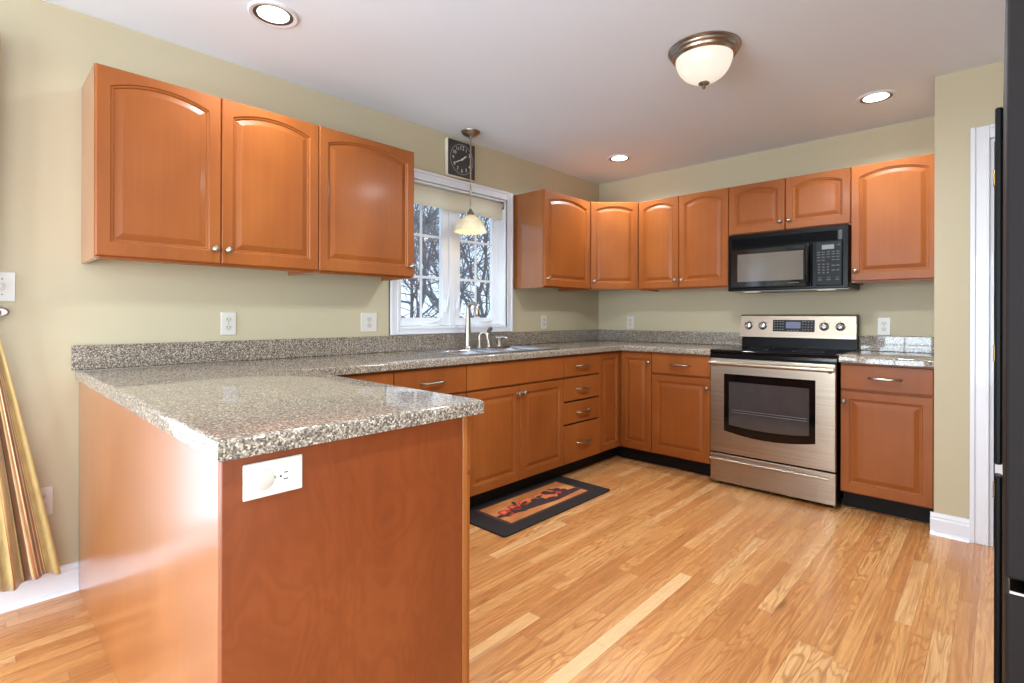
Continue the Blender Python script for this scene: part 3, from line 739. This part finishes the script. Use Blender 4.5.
for x in (0.062, 0.163, 0.566, 0.663):
    m = MB(); m.lathe([(0.0, 0.0), (0.030, 0.0), (0.030, -0.004), (0.024, -0.007), (0.022, -0.024), (0.018, -0.027), (0.0, -0.027)], n=28, axis='Y', cap=False)
    k = on_console(m, x, 1.074).build('knob', M['chrome'], rg, 40)
    m = MB(); m.box(-0.0055, 0.0055, -0.036, -0.026, -0.021, 0.021, bev=0.003); on_console(m, x, 1.074).build('grip', M['chrome'], k)
    m = MB(); m.box(-0.0012, 0.0012, -0.0366, -0.0358, 0.002, 0.019); on_console(m, x, 1.074).build('pointer', M['slot'], k)
    for a in (-0.9, 0.0, 0.9):
        on_console(MB().box(0.040 * math.sin(a) - 0.003, 0.040 * math.sin(a) + 0.003, -0.0006, 0.0006, 0.040 * math.cos(a) - 0.002, 0.040 * math.cos(a) + 0.002), x, 1.074).build('dial_mark', M['slot'], k)
od = MB().box(0.004, RW - 0.004, -0.668, RF, 0.222, 0.860, bev=0.005, seg=2).build('oven_door', M['steel'], rg)
def arc_panel(x0, x1, z0, z1, sag, y0, y1, top_sag=0.0):
    n = 20; pts = []
    for k in range(n + 1):
        s_ = k / n; pts.append((x0 + (x1 - x0) * s_, z0 - sag * (1 - (2 * s_ - 1) ** 2)))
    for k in range(n + 1):
        s_ = 1 - k / n; pts.append((x0 + (x1 - x0) * s_, z1 + top_sag * (1 - (2 * s_ - 1) ** 2)))
    return MB().prism(pts, 'Y', y0, y1)
wf = arc_panel(0.099, 0.645, 0.374, 0.758, 0.030, -0.6705, -0.667).build('window_frame', M['black_glass'], od)
wg = arc_panel(0.132, 0.612, 0.418, 0.706, 0.016, -0.6715, -0.670).build('window_glass', M['oven_glass'], od)
m = MB()
for z in (0.520, 0.505): m.tube([(0.15, -0.6718, z), (0.60, -0.6718, z)], 0.0016, 6)
m.build('oven_rack', M['rack'], wg)
m = MB(); m.tube([(0.010, -0.700, 0.828), (0.06, -0.705, 0.828), (RW - 0.06, -0.705, 0.828), (RW - 0.010, -0.700, 0.828)], [0.013, 0.014, 0.014, 0.013], 16)
for x in (0.035, RW - 0.035): m.tube([(x, -0.668, 0.815), (x, -0.690, 0.822), (x, -0.702, 0.828)], [0.012, 0.011, 0.011], 12)
m.build('door_handle', M['steel'], od, 40)
dr = MB().box(0.004, RW - 0.004, -0.664, RF, 0.022, 0.212, bev=0.005).build('storage_drawer', M['steel'], rg)
MB().prism([(-0.664, 0.190), (-0.690, 0.186), (-0.694, 0.178), (-0.690, 0.172), (-0.684, 0.178), (-0.664, 0.180)], 'X', 0.010, RW - 0.035, bev=0.001).build('drawer_lip', M['steel'], dr)
for x in (0.05, RW - 0.05):
    for y in (-0.60, -0.08):
        MB().lathe([(0.018, 0.0), (0.018, 0.03)], (x, y, 0), 14).build('foot', M['black_matte'], rg, 40)

# ------------------------------------------------------------------ microwave
mw = thing('microwave', 'black over-the-range microwave hanging above the range', 'microwave', (1.3695, 0, 1.322))
MWW, MF, MH = 0.748, -0.385, 0.4085
MB().box(0.0, MWW, MF + 0.03, -0.002, 0.008, MH, bev=0.003).build('microwave_body', M['black'], mw)
MB().box(-0.0, MWW, MF + 0.012, MF + 0.029, 0.004, MH - 0.002, bev=0.004).build('front_bezel', M['black'], mw)
MB().box(0.004, MWW - 0.004, MF + 0.035, -0.006, 0.0, 0.0075).build('bottom_plate', M['rack'], mw)
for x in (0.09, 0.56):
    MB().box(x, x + 0.10, MF + 0.06, MF + 0.125, -0.003, -0.0002, bev=0.001, seg=1).build('work_light', M['lens'], mw)
m = MB(); m.box(0.030, 0.690, MF + 0.006, MF + 0.011, 0.312, 0.376)
for k in range(9): m.prism([(MF + 0.006, 0.314 + k * 0.007), (MF - 0.001, 0.316 + k * 0.007), (MF + 0.006, 0.3195 + k * 0.007)], 'X', 0.032, 0.688)
m.build('vent_grille', M['black_matte'], mw)
MB().box(0.692, 0.716, MF + 0.002, MF + 0.0115, 0.312, 0.376, bev=0.002).build('grille_end', M['dial'], mw)
md_ = MB().box(0.018, 0.545, MF - 0.006, MF + 0.0115, 0.022, 0.306, bev=0.004).build('door', M['black'], mw)
MB().box(0.030, 0.505, MF - 0.0072, MF - 0.0055, 0.032, 0.296, bev=0.0006, seg=1).build('door_glass', M['black_glass'], md_)
MB().box(0.074, 0.497, MF - 0.0082, MF - 0.0070, 0.068, 0.262).build('viewing_window', M['mw_glass'], md_)
MB().box(0.400, 0.470, MF - 0.0078, MF - 0.0071, 0.046, 0.051).build('trim_print', M['mark_dim'], md_)
m = MB(); pts = []
for k in range(13):
    s_ = k / 12; pts.append((0.524, MF - 0.014 - 0.022 * math.sin(PI * s_) ** 0.6, 0.030 + 0.268 * s_))
m.tube(pts, [0.011] + [0.0125] * 11 + [0.011], 12)
m.build('handle', M['black_matte'], md_, 40)
cp = MB().box(0.570, 0.716, MF - 0.005, MF + 0.0115, 0.022, 0.306, bev=0.003).build('control_panel', M['black_matte'], mw)
MB().box(0.604, 0.672, MF - 0.0062, MF - 0.0048, 0.256, 0.284).build('clock_display', M['lcd'], cp)
def key(x, z, hw, hh_): MB().box(x - hw, x + hw, MF - 0.0056, MF - 0.0048, z - hh_, z + hh_).build('key', M['mark_dim'], cp)
for z in (0.238, 0.223, 0.205, 0.186):
    for x in (0.585, 0.611, 0.640, 0.668, 0.693):
        if random.random() < 0.85: key(x, z, 0.009, 0.003)
for z in (0.160, 0.142, 0.124, 0.106):
    for x in (0.588, 0.613, 0.638): key(x, z, 0.006, 0.004)
for z in (0.150, 0.120):
    for x in (0.668, 0.693): key(x, z, 0.009, 0.004)
for x in (0.592, 0.642, 0.690): key(x, 0.060, 0.011, 0.004); key(x, 0.074, 0.010, 0.002)
key(0.698, 0.280, 0.008, 0.004)

# ------------------------------------------------------------------ refrigerator (its side and long handles show at the right edge)
fr = thing('refrigerator', 'black bottom-freezer refrigerator at the right edge with full-length handles', 'refrigerator', (2.813, -3.10, 0))
FW = 0.83
MB().box(0.066, 0.80, 0.0, FW, 0.06, 1.735, bev=0.006).build('fridge_body', M['fridge'], fr)
MB().box(0.10, 0.78, 0.02, FW - 0.02, 0.0, 0.059).build('base_grille', M['black_matte'], fr)
MB().box(0.060, 0.0655, 0.008, FW - 0.008, 0.08, 1.72).build('door_gasket', M['rubber'], fr)
for (nm, z0, z1, h0, h1) in (('fridge_door', 0.746, 1.735, 0.752, 1.700), ('freezer_door', 0.085, 0.724, 0.160, 0.722)):
    d_ = MB().box(0.0, 0.0595, 0.0, FW, z0, z1, bev=0.004).build(nm, M['fridge'], fr)
    MB().box(-0.016, -0.0002, FW - 0.045, FW, h0, h1, bev=0.005).build('handle', M['fridge_door'], d_)
mh = MB().box(0.004, 0.10, -0.004, 0.05, 0.7245, 0.7290, bev=0.001, seg=1).build('middle_hinge', M['chrome'], fr)
m = MB(); m.lathe([(0.010, 0.7292), (0.010, 0.7445)], (0.035, 0.018, 0), 16); m.box(0.022, 0.05, 0.004, 0.03, 0.7292, 0.7440); m.build('hinge_pin', M['rubber'], mh, 40)

# ------------------------------------------------------------------ wall clock
def text_mesh(string, size):
    cu = bpy.data.curves.new('numeral', 'FONT'); cu.body = string; cu.size = size; cu.align_x = 'CENTER'; cu.align_y = 'CENTER'; cu.extrude = 0.0006
    ob = bpy.data.objects.new('numeral', cu); COL.objects.link(ob)
    me = bpy.data.meshes.new_from_object(ob.evaluated_get(bpy.context.evaluated_depsgraph_get()))
    bpy.data.objects.remove(ob); bpy.data.curves.remove(cu); return me
ck = thing('wall_clock', 'square dark-faced wall clock with cream rim above the kitchen window', 'clock', (0.0, -1.780, 2.249), R90)
CS = 0.131
m = MB(); m.box(-CS, CS, -0.038, 0, -CS, CS, bev=0.012, seg=3); m.build('clock_case', M['cream'], ck, 40)
MB().box(-CS + 0.006, CS - 0.006, -0.0405, -0.0375, -CS + 0.006, CS - 0.006, bev=0.001, seg=1).build('clock_face', M['dial'], ck)
m = MB(); m.lathe([(0.108, -0.0405), (0.108, -0.0415), (0.102, -0.0415), (0.102, -0.0405)], n=48, axis='Y', cap=False); m.build('dial_ring', M['dial_ring'], ck)
m = MB()
for h in range(1, 13):
    me = text_mesh(str(h), 0.034 if h != 12 else 0.044)
    tmp = bmesh.new(); tmp.from_mesh(me); a = 2 * PI * h / 12
    bmesh.ops.transform(tmp, matrix=Matrix.Translation((0.080 * math.sin(a), -0.0414, 0.080 * math.cos(a))) @ Matrix.Rotation(PI / 2, 4, 'X'), verts=tmp.verts)
    me2 = bpy.data.meshes.new('t'); tmp.to_mesh(me2); tmp.free(); m.bm.from_mesh(me2); bpy.data.meshes.remove(me); bpy.data.meshes.remove(me2)
m.build('numerals', M['ivory'], ck)
def hand(name, ang, L, w_, y, tail=0.018):
    m = MB(); m.prism([(-w_ * 0.5, -tail), (w_ * 0.5, -tail), (w_, L * 0.55), (0.0, L), (-w_, L * 0.55)], 'Y', y - 0.0012, y)
    bmesh.ops.transform(m.bm, matrix=Matrix.Rotation(ang, 4, 'Y'), verts=m.bm.verts); m.build(name, M['ivory'], ck)
hand('hour_hand', math.radians(52), 0.060, 0.006, -0.0425)
hand('minute_hand', math.radians(243), 0.092, 0.0038, -0.044)
MB().lathe([(0.007, -0.0405), (0.007, -0.047), (0.0, -0.047)], n=16, axis='Y', cap=False).build('hub', M['ivory'], ck)

# ------------------------------------------------------------------ outlets and switches
def duplex(m_, cx, cz, y, r=0.0165):
    pass
def outlet(label, loc, rz, w_=0.070, h=0.115, horiz=False, kind='duplex', cat='outlet', group=None):
    o = thing('wall_outlet' if kind != 'switch' else 'light_switch', label, cat, loc, rz, group)
    def rot(mb):
        if horiz: bmesh.ops.transform(mb.bm, matrix=Matrix.Rotation(R90, 4, 'Y'), verts=mb.bm.verts)
        return mb
    rot(MB().box(-w_ / 2, w_ / 2, -0.006, -0.0, -h / 2, h / 2, bev=0.0025)).build('cover_plate', M['plate'], o)
    if kind in ('duplex', 'capped'):
        for i, z in enumerate((0.0195, -0.0195)):
            m = MB(); n = 20; pts = []
            for k in range(n):
                a = 2 * PI * k / n; pts.append((0.0170 * math.cos(a), max(-0.0135, min(0.0135, 0.0170 * math.sin(a))) + z))
            if kind == 'capped' and i == 1:
                m.lathe([(0.0, -0.006), (0.0195, -0.006), (0.0195, -0.0085), (0.017, -0.010), (0.0, -0.010)], (0, 0, z), 24, axis='Y', cap=False)
                r = rot(m).build('safety_cap', M['almond'], o, 40)
            else:
                m.prism(pts, 'Y', -0.0082, -0.0058); r = rot(m).build('receptacle', M['almond'] if kind == 'duplex' else M['plate'], o)
                s_ = MB(); s_.box(-0.0075, -0.0055, -0.0085, -0.0080, z - 0.001, z + 0.007); s_.box(0.0055, 0.0075, -0.0085, -0.0080, z - 0.002, z + 0.007)
                s_.lathe([(0.0022, -0.0080), (0.0022, -0.0085), (0.0, -0.0085)], (0, 0, z - 0.0075), 10, axis='Y', cap=False)
                rot(s_).build('slots', M['slot'], r)
    else:
        m = MB(); m.box(-0.006, 0.006, -0.0085, -0.0058, -0.014, 0.014, bev=0.001, seg=1); t0 = m.build('toggle_slot', M['almond'], o)
        m = MB(); m.box(-0.0042, 0.0042, -0.018, -0.006, -0.002, 0.011, bev=0.0015, seg=1); m.build('toggle', M['plate'], t0)
    s_ = MB()
    for z in ((0.0,) if kind != 'switch' else (-0.03, 0.03)): s_.lathe([(0.003, -0.0055), (0.003, -0.0068), (0.0, -0.0072)], (0, 0, z), 10, axis='Y', cap=False)
    rot(s_).build('screw', M['rack'], o)
    return o
outlet('white duplex outlet under the long two-door wall cabinet', (0.0, -3.287, 1.102), R90)
outlet('wider white outlet plate at the left foot of the kitchen window', (0.0, -2.496, 1.102), R90, w_=0.108)
outlet('small white outlet between the window and the room corner', (0.0, -0.826, 1.093), R90)
outlet('white outlet low on the back wall beside the room corner', (0.348, 0.0, 1.086), 0)
outlet('white outlet on the back wall right of the range console', (2.252, 0.0, 1.080), 0)
outlet('white outlet near the floor beside the curtain hem', (0.0, -3.978, 0.390), R90)
outlet('white horizontal outlet with one covered socket on the peninsula end panel', (XP, -3.770, 0.823), R90, horiz=True, kind='capped')
outlet('white toggle switch plate high on the wall by the curtain', (0.0, -4.093, 1.252), R90, w_=0.076, kind='switch', cat='light switch')

# ------------------------------------------------------------------ lamps
def can_light(label, x, y, watts, r=0.098):
    c = thing('recessed_light', label, 'ceiling light', (x, y, H))
    MB().lathe([(r * 0.80, -0.0), (r, -0.0), (r, -0.004), (r * 0.94, -0.008), (r * 0.80, -0.006), (r * 0.80, -0.0)], n=40, cap=False).build('trim_ring', M['white'], c, 40)
    MB().lathe([(r * 0.795, -0.0003), (r * 0.795, -0.0058), (r * 0.64, -0.0030), (r * 0.64, -0.0003)], n=40, cap=False).build('baffle', M['can'], c, 40)
    MB().lathe([(r * 0.635, -0.0005), (r * 0.635, -0.004), (r * 0.45, -0.0075), (0.0, -0.0095)], n=32, cap=False).build('lamp_face', M['bulb'], c, 60)
    l = light('recessed_lamp', 'AREA', (x, y, H - 0.016), watts, (0.88, 0.95, 1.0), (0, 0, 0), r * 1.15)
    l.data.spread = math.radians(150)
can_light('recessed ceiling light nearest the camera, above the long wall cabinet', 0.584, -3.303, 9)
can_light('recessed ceiling light in front of the pantry wall', 2.289, -0.588, 8)
can_light('small-looking recessed ceiling light near the far room corner', 0.593, -0.595, 11)
can_light('added unseen recessed ceiling light over the open floor beside the refrigerator', 2.289, -3.303, 18)  # fourth can added out of view to brighten the room, completing the grid
fl = thing('flush_mount_light', 'domed frosted-glass ceiling light with stepped nickel rim', 'ceiling light', (1.785, -1.785, H))
MB().lathe([(0.0, 0.0), (0.163, 0.0), (0.163, -0.007), (0.156, -0.014), (0.154, -0.022), (0.146, -0.029), (0.143, -0.038), (0.132, -0.046), (0.0, -0.046)], n=56, cap=False).build('pan', M['bronze'], fl, 30)
MB().lathe([(0.129, -0.0465), (0.127, -0.066), (0.114, -0.098), (0.092, -0.126), (0.061, -0.146), (0.026, -0.157), (0.0, -0.159)], n=48, cap=False).build('glass_bowl', M['frost'], fl, 60)
MB().lathe([(0.0, -0.1595), (0.024, -0.158), (0.026, -0.163), (0.014, -0.171), (0.006, -0.175), (0.009, -0.181), (0.005, -0.188), (0.0, -0.190)], n=20, cap=False).build('finial', M['bronze'], fl, 50)
light('flush_mount_downlight', 'AREA', (1.785, -1.785, H - 0.196), 27, (0.88, 0.95, 1.0), (0, 0, 0), 0.22)
pd = thing('pendant_light', 'small bell-shaped glass pendant hanging over the sink', 'pendant lamp', (0.157, -1.802, H))
MB().lathe([(0.0, 0.0), (0.066, 0.0), (0.062, -0.012), (0.040, -0.028), (0.014, -0.036), (0.008, -0.048), (0.0, -0.048)], n=32, cap=False).build('canopy', M['bronze'], pd, 40)
MB().lathe([(0.0055, -0.047), (0.0055, -0.535)], n=12).build('rod', M['bronze'], pd, 40)
MB().lathe([(0.0, -0.530), (0.010, -0.532), (0.013, -0.545), (0.022, -0.556), (0.029, -0.580), (0.0, -0.580)], n=24, cap=False).build('socket_cap', M['bronze'], pd, 40)
sh = MB().lathe([(0.030, -0.576), (0.046, -0.583), (0.068, -0.602), (0.088, -0.627), (0.102, -0.655), (0.114, -0.690), (0.111, -0.690), (0.099, -0.655), (0.085, -0.629), (0.064, -0.605), (0.043, -0.587), (0.028, -0.580)], n=48, cap=False).build('glass_shade', M['amber_glass'], pd, 60)
light('pendant_lamp', 'POINT', (0.157, -1.802, H - 0.655), 0.5, (1.0, 0.86, 0.66), radius=0.03)

# ------------------------------------------------------------------ kitchen mat with printed fruit
rug = thing('kitchen_mat', 'dark-bordered kitchen mat with a fruit picture before the sink', 'mat', (0.530, -2.285, 0.0))
MW_, ML_ = 0.430, 1.000
def rrect(x0, x1, y0, y1, r, n=5):
    pts = []
    for (cx_, cy_, a0) in ((x1 - r, y1 - r, 0), (x0 + r, y1 - r, 90), (x0 + r, y0 + r, 180), (x1 - r, y0 + r, 270)):
        for k in range(n + 1):
            a = math.radians(a0 + 90 * k / n); pts.append((cx_ + r * math.cos(a), cy_ + r * math.sin(a)))
    return pts
MB().prism(rrect(0, MW_, 0, ML_, 0.02), 'Z', 0.0, 0.009).build('mat_base', M['rug'], rug)
def art_mat():
    t = NT('painted_mat_ground'); n1 = t.noise(t.coord('Object', (6, 3, 1)), 1.0, 3)
    t.l(t.ramp(n1, [(0.3, lin(158, 84, 38)), (0.5, lin(190, 118, 60)), (0.7, lin(208, 146, 84))]), t.b.inputs['Base Color']); t.set(Roughness=0.85); return t.m
MB().prism(rrect(0.062, 0.352, 0.125, 0.885, 0.012), 'Z', 0.0091, 0.0096).build('brown_band', M['rug_in'], rug)
MB().prism(rrect(0.075, 0.335, 0.150, 0.870, 0.008), 'Z', 0.0097, 0.0101).build('picture_ground', art_mat(), rug)
fruit_m = [plain('painted_red', (176, 44, 30), 0.85, vary=0.3, nscale=50), plain('painted_orange', (204, 108, 44), 0.85, vary=0.25, nscale=50), plain('painted_leaf', (44, 42, 28), 0.85, vary=0.3, nscale=50),
           plain('painted_plum', (62, 32, 38), 0.85, vary=0.3, nscale=50), plain('painted_highlight', (220, 96, 64), 0.85, vary=0.1)]
m = MB(); rnd = random.Random(3)
def blob(x, y, rx, ry, mi, z, rot=0.0, n=16, leaf=False):
    pts = []
    for k in range(n):
        a = 2 * PI * k / n; rr_ = 1.0 + (0.07 * math.sin(3 * a + x * 40))
        px, py = rx * rr_ * math.cos(a), ry * rr_ * math.sin(a)
        if leaf: py *= abs(math.sin(a)) ** 0.8
        pts.append((x + px * math.cos(rot) - py * math.sin(rot), y + px * math.sin(rot) + py * math.cos(rot)))
    m.prism(pts, 'Z', z, z + 0.0004, mi)
z = 0.0102
m.prism([(0.215, 0.152), (0.245, 0.152), (0.300, 0.60), (0.285, 0.868), (0.240, 0.868), (0.200, 0.60)], 'Z', z, z + 0.0002, 3)
for i, (x, y, r, mi) in enumerate([(0.215, 0.235, 0.046, 0), (0.190, 0.330, 0.040, 0), (0.225, 0.400, 0.038, 2), (0.180, 0.420, 0.034, 0), (0.165, 0.470, 0.036, 1), (0.215, 0.510, 0.040, 3),
                                   (0.190, 0.580, 0.044, 1), (0.225, 0.640, 0.038, 1), (0.170, 0.650, 0.034, 3), (0.205, 0.710, 0.034, 0), (0.180, 0.745, 0.030, 3), (0.215, 0.770, 0.026, 3)]):
    zz = z + 0.0004 + i * 0.00003
    blob(x, y, r, r * 1.05, mi, zz)
    if mi in (0, 1): blob(x - r * 0.25, y - r * 0.2, r * 0.45, r * 0.4, 4, zz + 0.0005)
for i in range(16):
    y = 0.19 + 0.60 * rnd.random(); blob(0.145 + 0.12 * rnd.random(), y, 0.034, 0.013, 2, z + 0.0011 + i * 0.00002, rnd.random() * PI, leaf=True)
m.build('fruit_print', fruit_m, rug)

# ------------------------------------------------------------------ striped curtain, tied back beside the patio door
cu = thing('curtain', 'gold striped curtain flaring out beside the peninsula', 'curtain', (0, 0, 0))
stripes = [('g', 0.036), ('r', 0.003), ('g', 0.024), ('k', 0.003), ('c', 0.008), ('r', 0.012), ('c', 0.006), ('b', 0.014), ('c', 0.005), ('r', 0.011), ('g', 0.006), ('c', 0.005), ('b', 0.026), ('k', 0.010),
           ('g', 0.045), ('r', 0.004), ('g', 0.050), ('c', 0.008), ('r', 0.012), ('b', 0.014), ('c', 0.006), ('r', 0.011), ('b', 0.026), ('g', 0.060), ('r', 0.004), ('g', 0.05)]
cm = {'g': (182, 156, 96), 'r': (150, 84, 44), 'c': (214, 190, 138), 'b': (122, 78, 48), 'k': (76, 58, 42)}
keys = list(cm); cmats = [cloth('curtain_' + k, cm[k]) for k in keys]
tot = sum(w_ for _, w_ in stripes); edges = [0.0]
idx = []
NU = 240
acc = 0.0; bounds = []
for k, w_ in stripes: bounds.append((acc / tot, (acc + w_) / tot, keys.index(k))); acc += w_
def stripe_at(u):
    for a, b, i in bounds:
        if a <= u < b: return i
    return bounds[-1][2]
m = MB(); bm = m.bm; NZ = 60; grid = []
for j in range(NZ + 1):
    z = 0.110 + (2.205 - 0.110) * j / NZ
    if z < 1.15:
        s_ = (1.15 - z) / 1.05; yr = -4.122 + 0.197 * s_ ** 0.93; wdt = 0.085 + 0.20 * s_ ** 0.8; amp = 0.020 + 0.012 * s_
    else:
        s_ = min(1, (z - 1.15) / 0.9); yr = -4.122 + 0.02 * s_; wdt = 0.085 + 0.16 * s_ ** 0.7; amp = 0.020 + 0.018 * s_
    row = []
    for i in range(NU + 1):
        u = i / NU
        y = yr - wdt * u
        x = 0.082 + 0.6 * amp * math.sin(u * 2 * PI * 4.3 + 0.9 + 0.6 * math.sin(z * 2.0)) * min(1, 0.25 + u * 5) + 0.010 * math.sin(u * 2 * PI * 9 + z * 3) * u
        row.append(bm.verts.new((x, y, z + 0.012 * math.sin(u * 8) * (j == 0))))
    grid.append(row)
for j in range(NZ):
    for i in range(NU):
        f_ = bm.faces.new((grid[j][i], grid[j][i + 1], grid[j + 1][i + 1], grid[j + 1][i])); f_.material_index = stripe_at((i + 0.5) / NU)
o = m.build('cloth_panel', cmats, cu, 180)
md = o.modifiers.new('thickness', 'SOLIDIFY'); md.thickness = 0.003; md.offset = 0
m = MB(); pts = [(0.175 if abs(math.cos(a)) < 2 else 0, 0, 0) for a in (0,)]
ring = []
for k in range(25):
    a = 2 * PI * k / 24; ring.append((0.084 + 0.045 * math.cos(a), -4.166 + 0.060 * math.sin(a), 1.15 + 0.02 * math.cos(a)))
m.tube(ring, 0.010, 8, cap=False); m.build('tie_band', cmats[1], cu, 60)
rod = thing('curtain_rod', 'dark metal curtain rod above the patio door', 'curtain rod', (0.115, -5.36, 2.235))
MB().lathe([(0.0, -1.2), (0.022, -1.18), (0.022, -1.16), (0.0115, -1.14), (0.0115, 1.10), (0.022, 1.12), (0.022, 1.14), (0.0, 1.16)], n=16, axis='Y', cap=False).build('pole', M['bronze'], rod, 40)
for y in (-1.05, 0.85): MB().box(-0.115, 0.0, y - 0.008, y + 0.008, -0.008, 0.008).build('bracket', M['bronze'], rod)
hb = thing('curtain_holdback', 'oval metal holdback medallion on the wall below the light switch', 'holdback', (0.0, -4.125, 1.154), R90)
MB().lathe([(0.0, 0.0), (0.012, 0.0), (0.012, -0.026), (0.0, -0.026)], n=16, axis='Y', cap=False).build('stem', M['nickel'], hb, 40)
m = MB(); m.lathe([(0.0, -0.0262), (0.052, -0.0262), (0.052, -0.031), (0.046, -0.035), (0.034, -0.033), (0.022, -0.036), (0.0, -0.040)], n=32, axis='Y', cap=False)
bmesh.ops.transform(m.bm, matrix=Matrix.Diagonal((1, 1, 0.46, 1)), verts=m.bm.verts); m.build('medallion', M['nickel'], hb, 40)

# ------------------------------------------------------------------ outdoors: snow and bare trees
GZ = -1.4
g = MB(); NG = 40; gv = {}
for i in range(NG + 1):
    for j in range(NG + 1):
        x = -0.5 - 45 * (i / NG); y = -14 + 50 * (j / NG)
        hgt = GZ + 0.02 * (-x) + 0.25 * math.sin(x * 0.35 + y * 0.2) * min(1, -x / 8)
        gv[i, j] = g.bm.verts.new((x, y, hgt))
for i in range(NG):
    for j in range(NG): g.bm.faces.new((gv[i, j], gv[i + 1, j], gv[i + 1, j + 1], gv[i, j + 1]))
struct('ground', g, M['snow'], smooth=180)
def tree(loc, height, seed, mat, label, lean=0.0, trunk_r=None, group='bare trees beyond the kitchen window'):
    r = random.Random(seed); m = MB()
    def grow(p, d, L, rad, depth):
        n = 4 if depth > 1 else 3
        pts = [p]; q = p; dd = d.copy()
        for k in range(n):
            dd = (dd + Vector((r.uniform(-1, 1), r.uniform(-1, 1), r.uniform(-0.5, 0.8))) * (0.26 if depth < 5 else 0.07)).normalized()
            q = q + dd * (L / n); pts.append(q)
        end = rad * (0.62 if depth > 0 else 0.3)
        m.tube(pts, [rad + (end - rad) * k / n for k in range(n + 1)], 6 if depth > 2 else 4, cap=False)
        if depth == 0: return
        nb = 5 if depth == 5 else (4 if depth == 4 else 3)
        for b in range(nb):
            tt = r.uniform(0.35, 1.0) if b else 1.0
            idx = min(n, max(1, round(tt * n))); bp = pts[idx]
            ax = Vector((r.uniform(-1, 1), r.uniform(-1, 1), r.uniform(-0.15, 0.75))).normalized()
            nd = (dd * (0.9 if b == 0 else 0.45) + ax * (0.35 if b == 0 else 0.85)).normalized()
            grow(bp, nd, L * r.uniform(0.58, 0.80), max(0.005, rad * (0.70 if b == 0 else 0.50)), depth - 1)
    grow(Vector((0, 0, 0)), Vector((lean, lean * 0.5, 1)).normalized(), height * 0.32, trunk_r or height * 0.010, 5)
    o = m.build('bare_tree', mat, None, 60); o.location = loc
    return tag(o, label, 'tree', group)
LBL = 'leafless grey-brown tree standing outside the kitchen window'
def ty(x, s_): return -4.19 + s_ * (2.80 - x)
tree((-5.2, ty(-5.2, 0.735), GZ), 7.5, 11, M['bark_dark'], 'dark leafless tree whose leaning trunk shows in the left window sash', 0.0, 0.055, None)
for k, (x, s_, hgt, sd) in enumerate([(-9.0, 0.90, 9.5, 24), (-13.0, 0.80, 11.0, 25), (-16.0, 0.97, 12.0, 28), (-19.0, 0.86, 13.0, 31), (-21.0, 0.72, 13.5, 29)]):
    tree((x, ty(x, s_), GZ), hgt, sd, M['bark'] if k % 2 else M['bark_dark'], LBL)
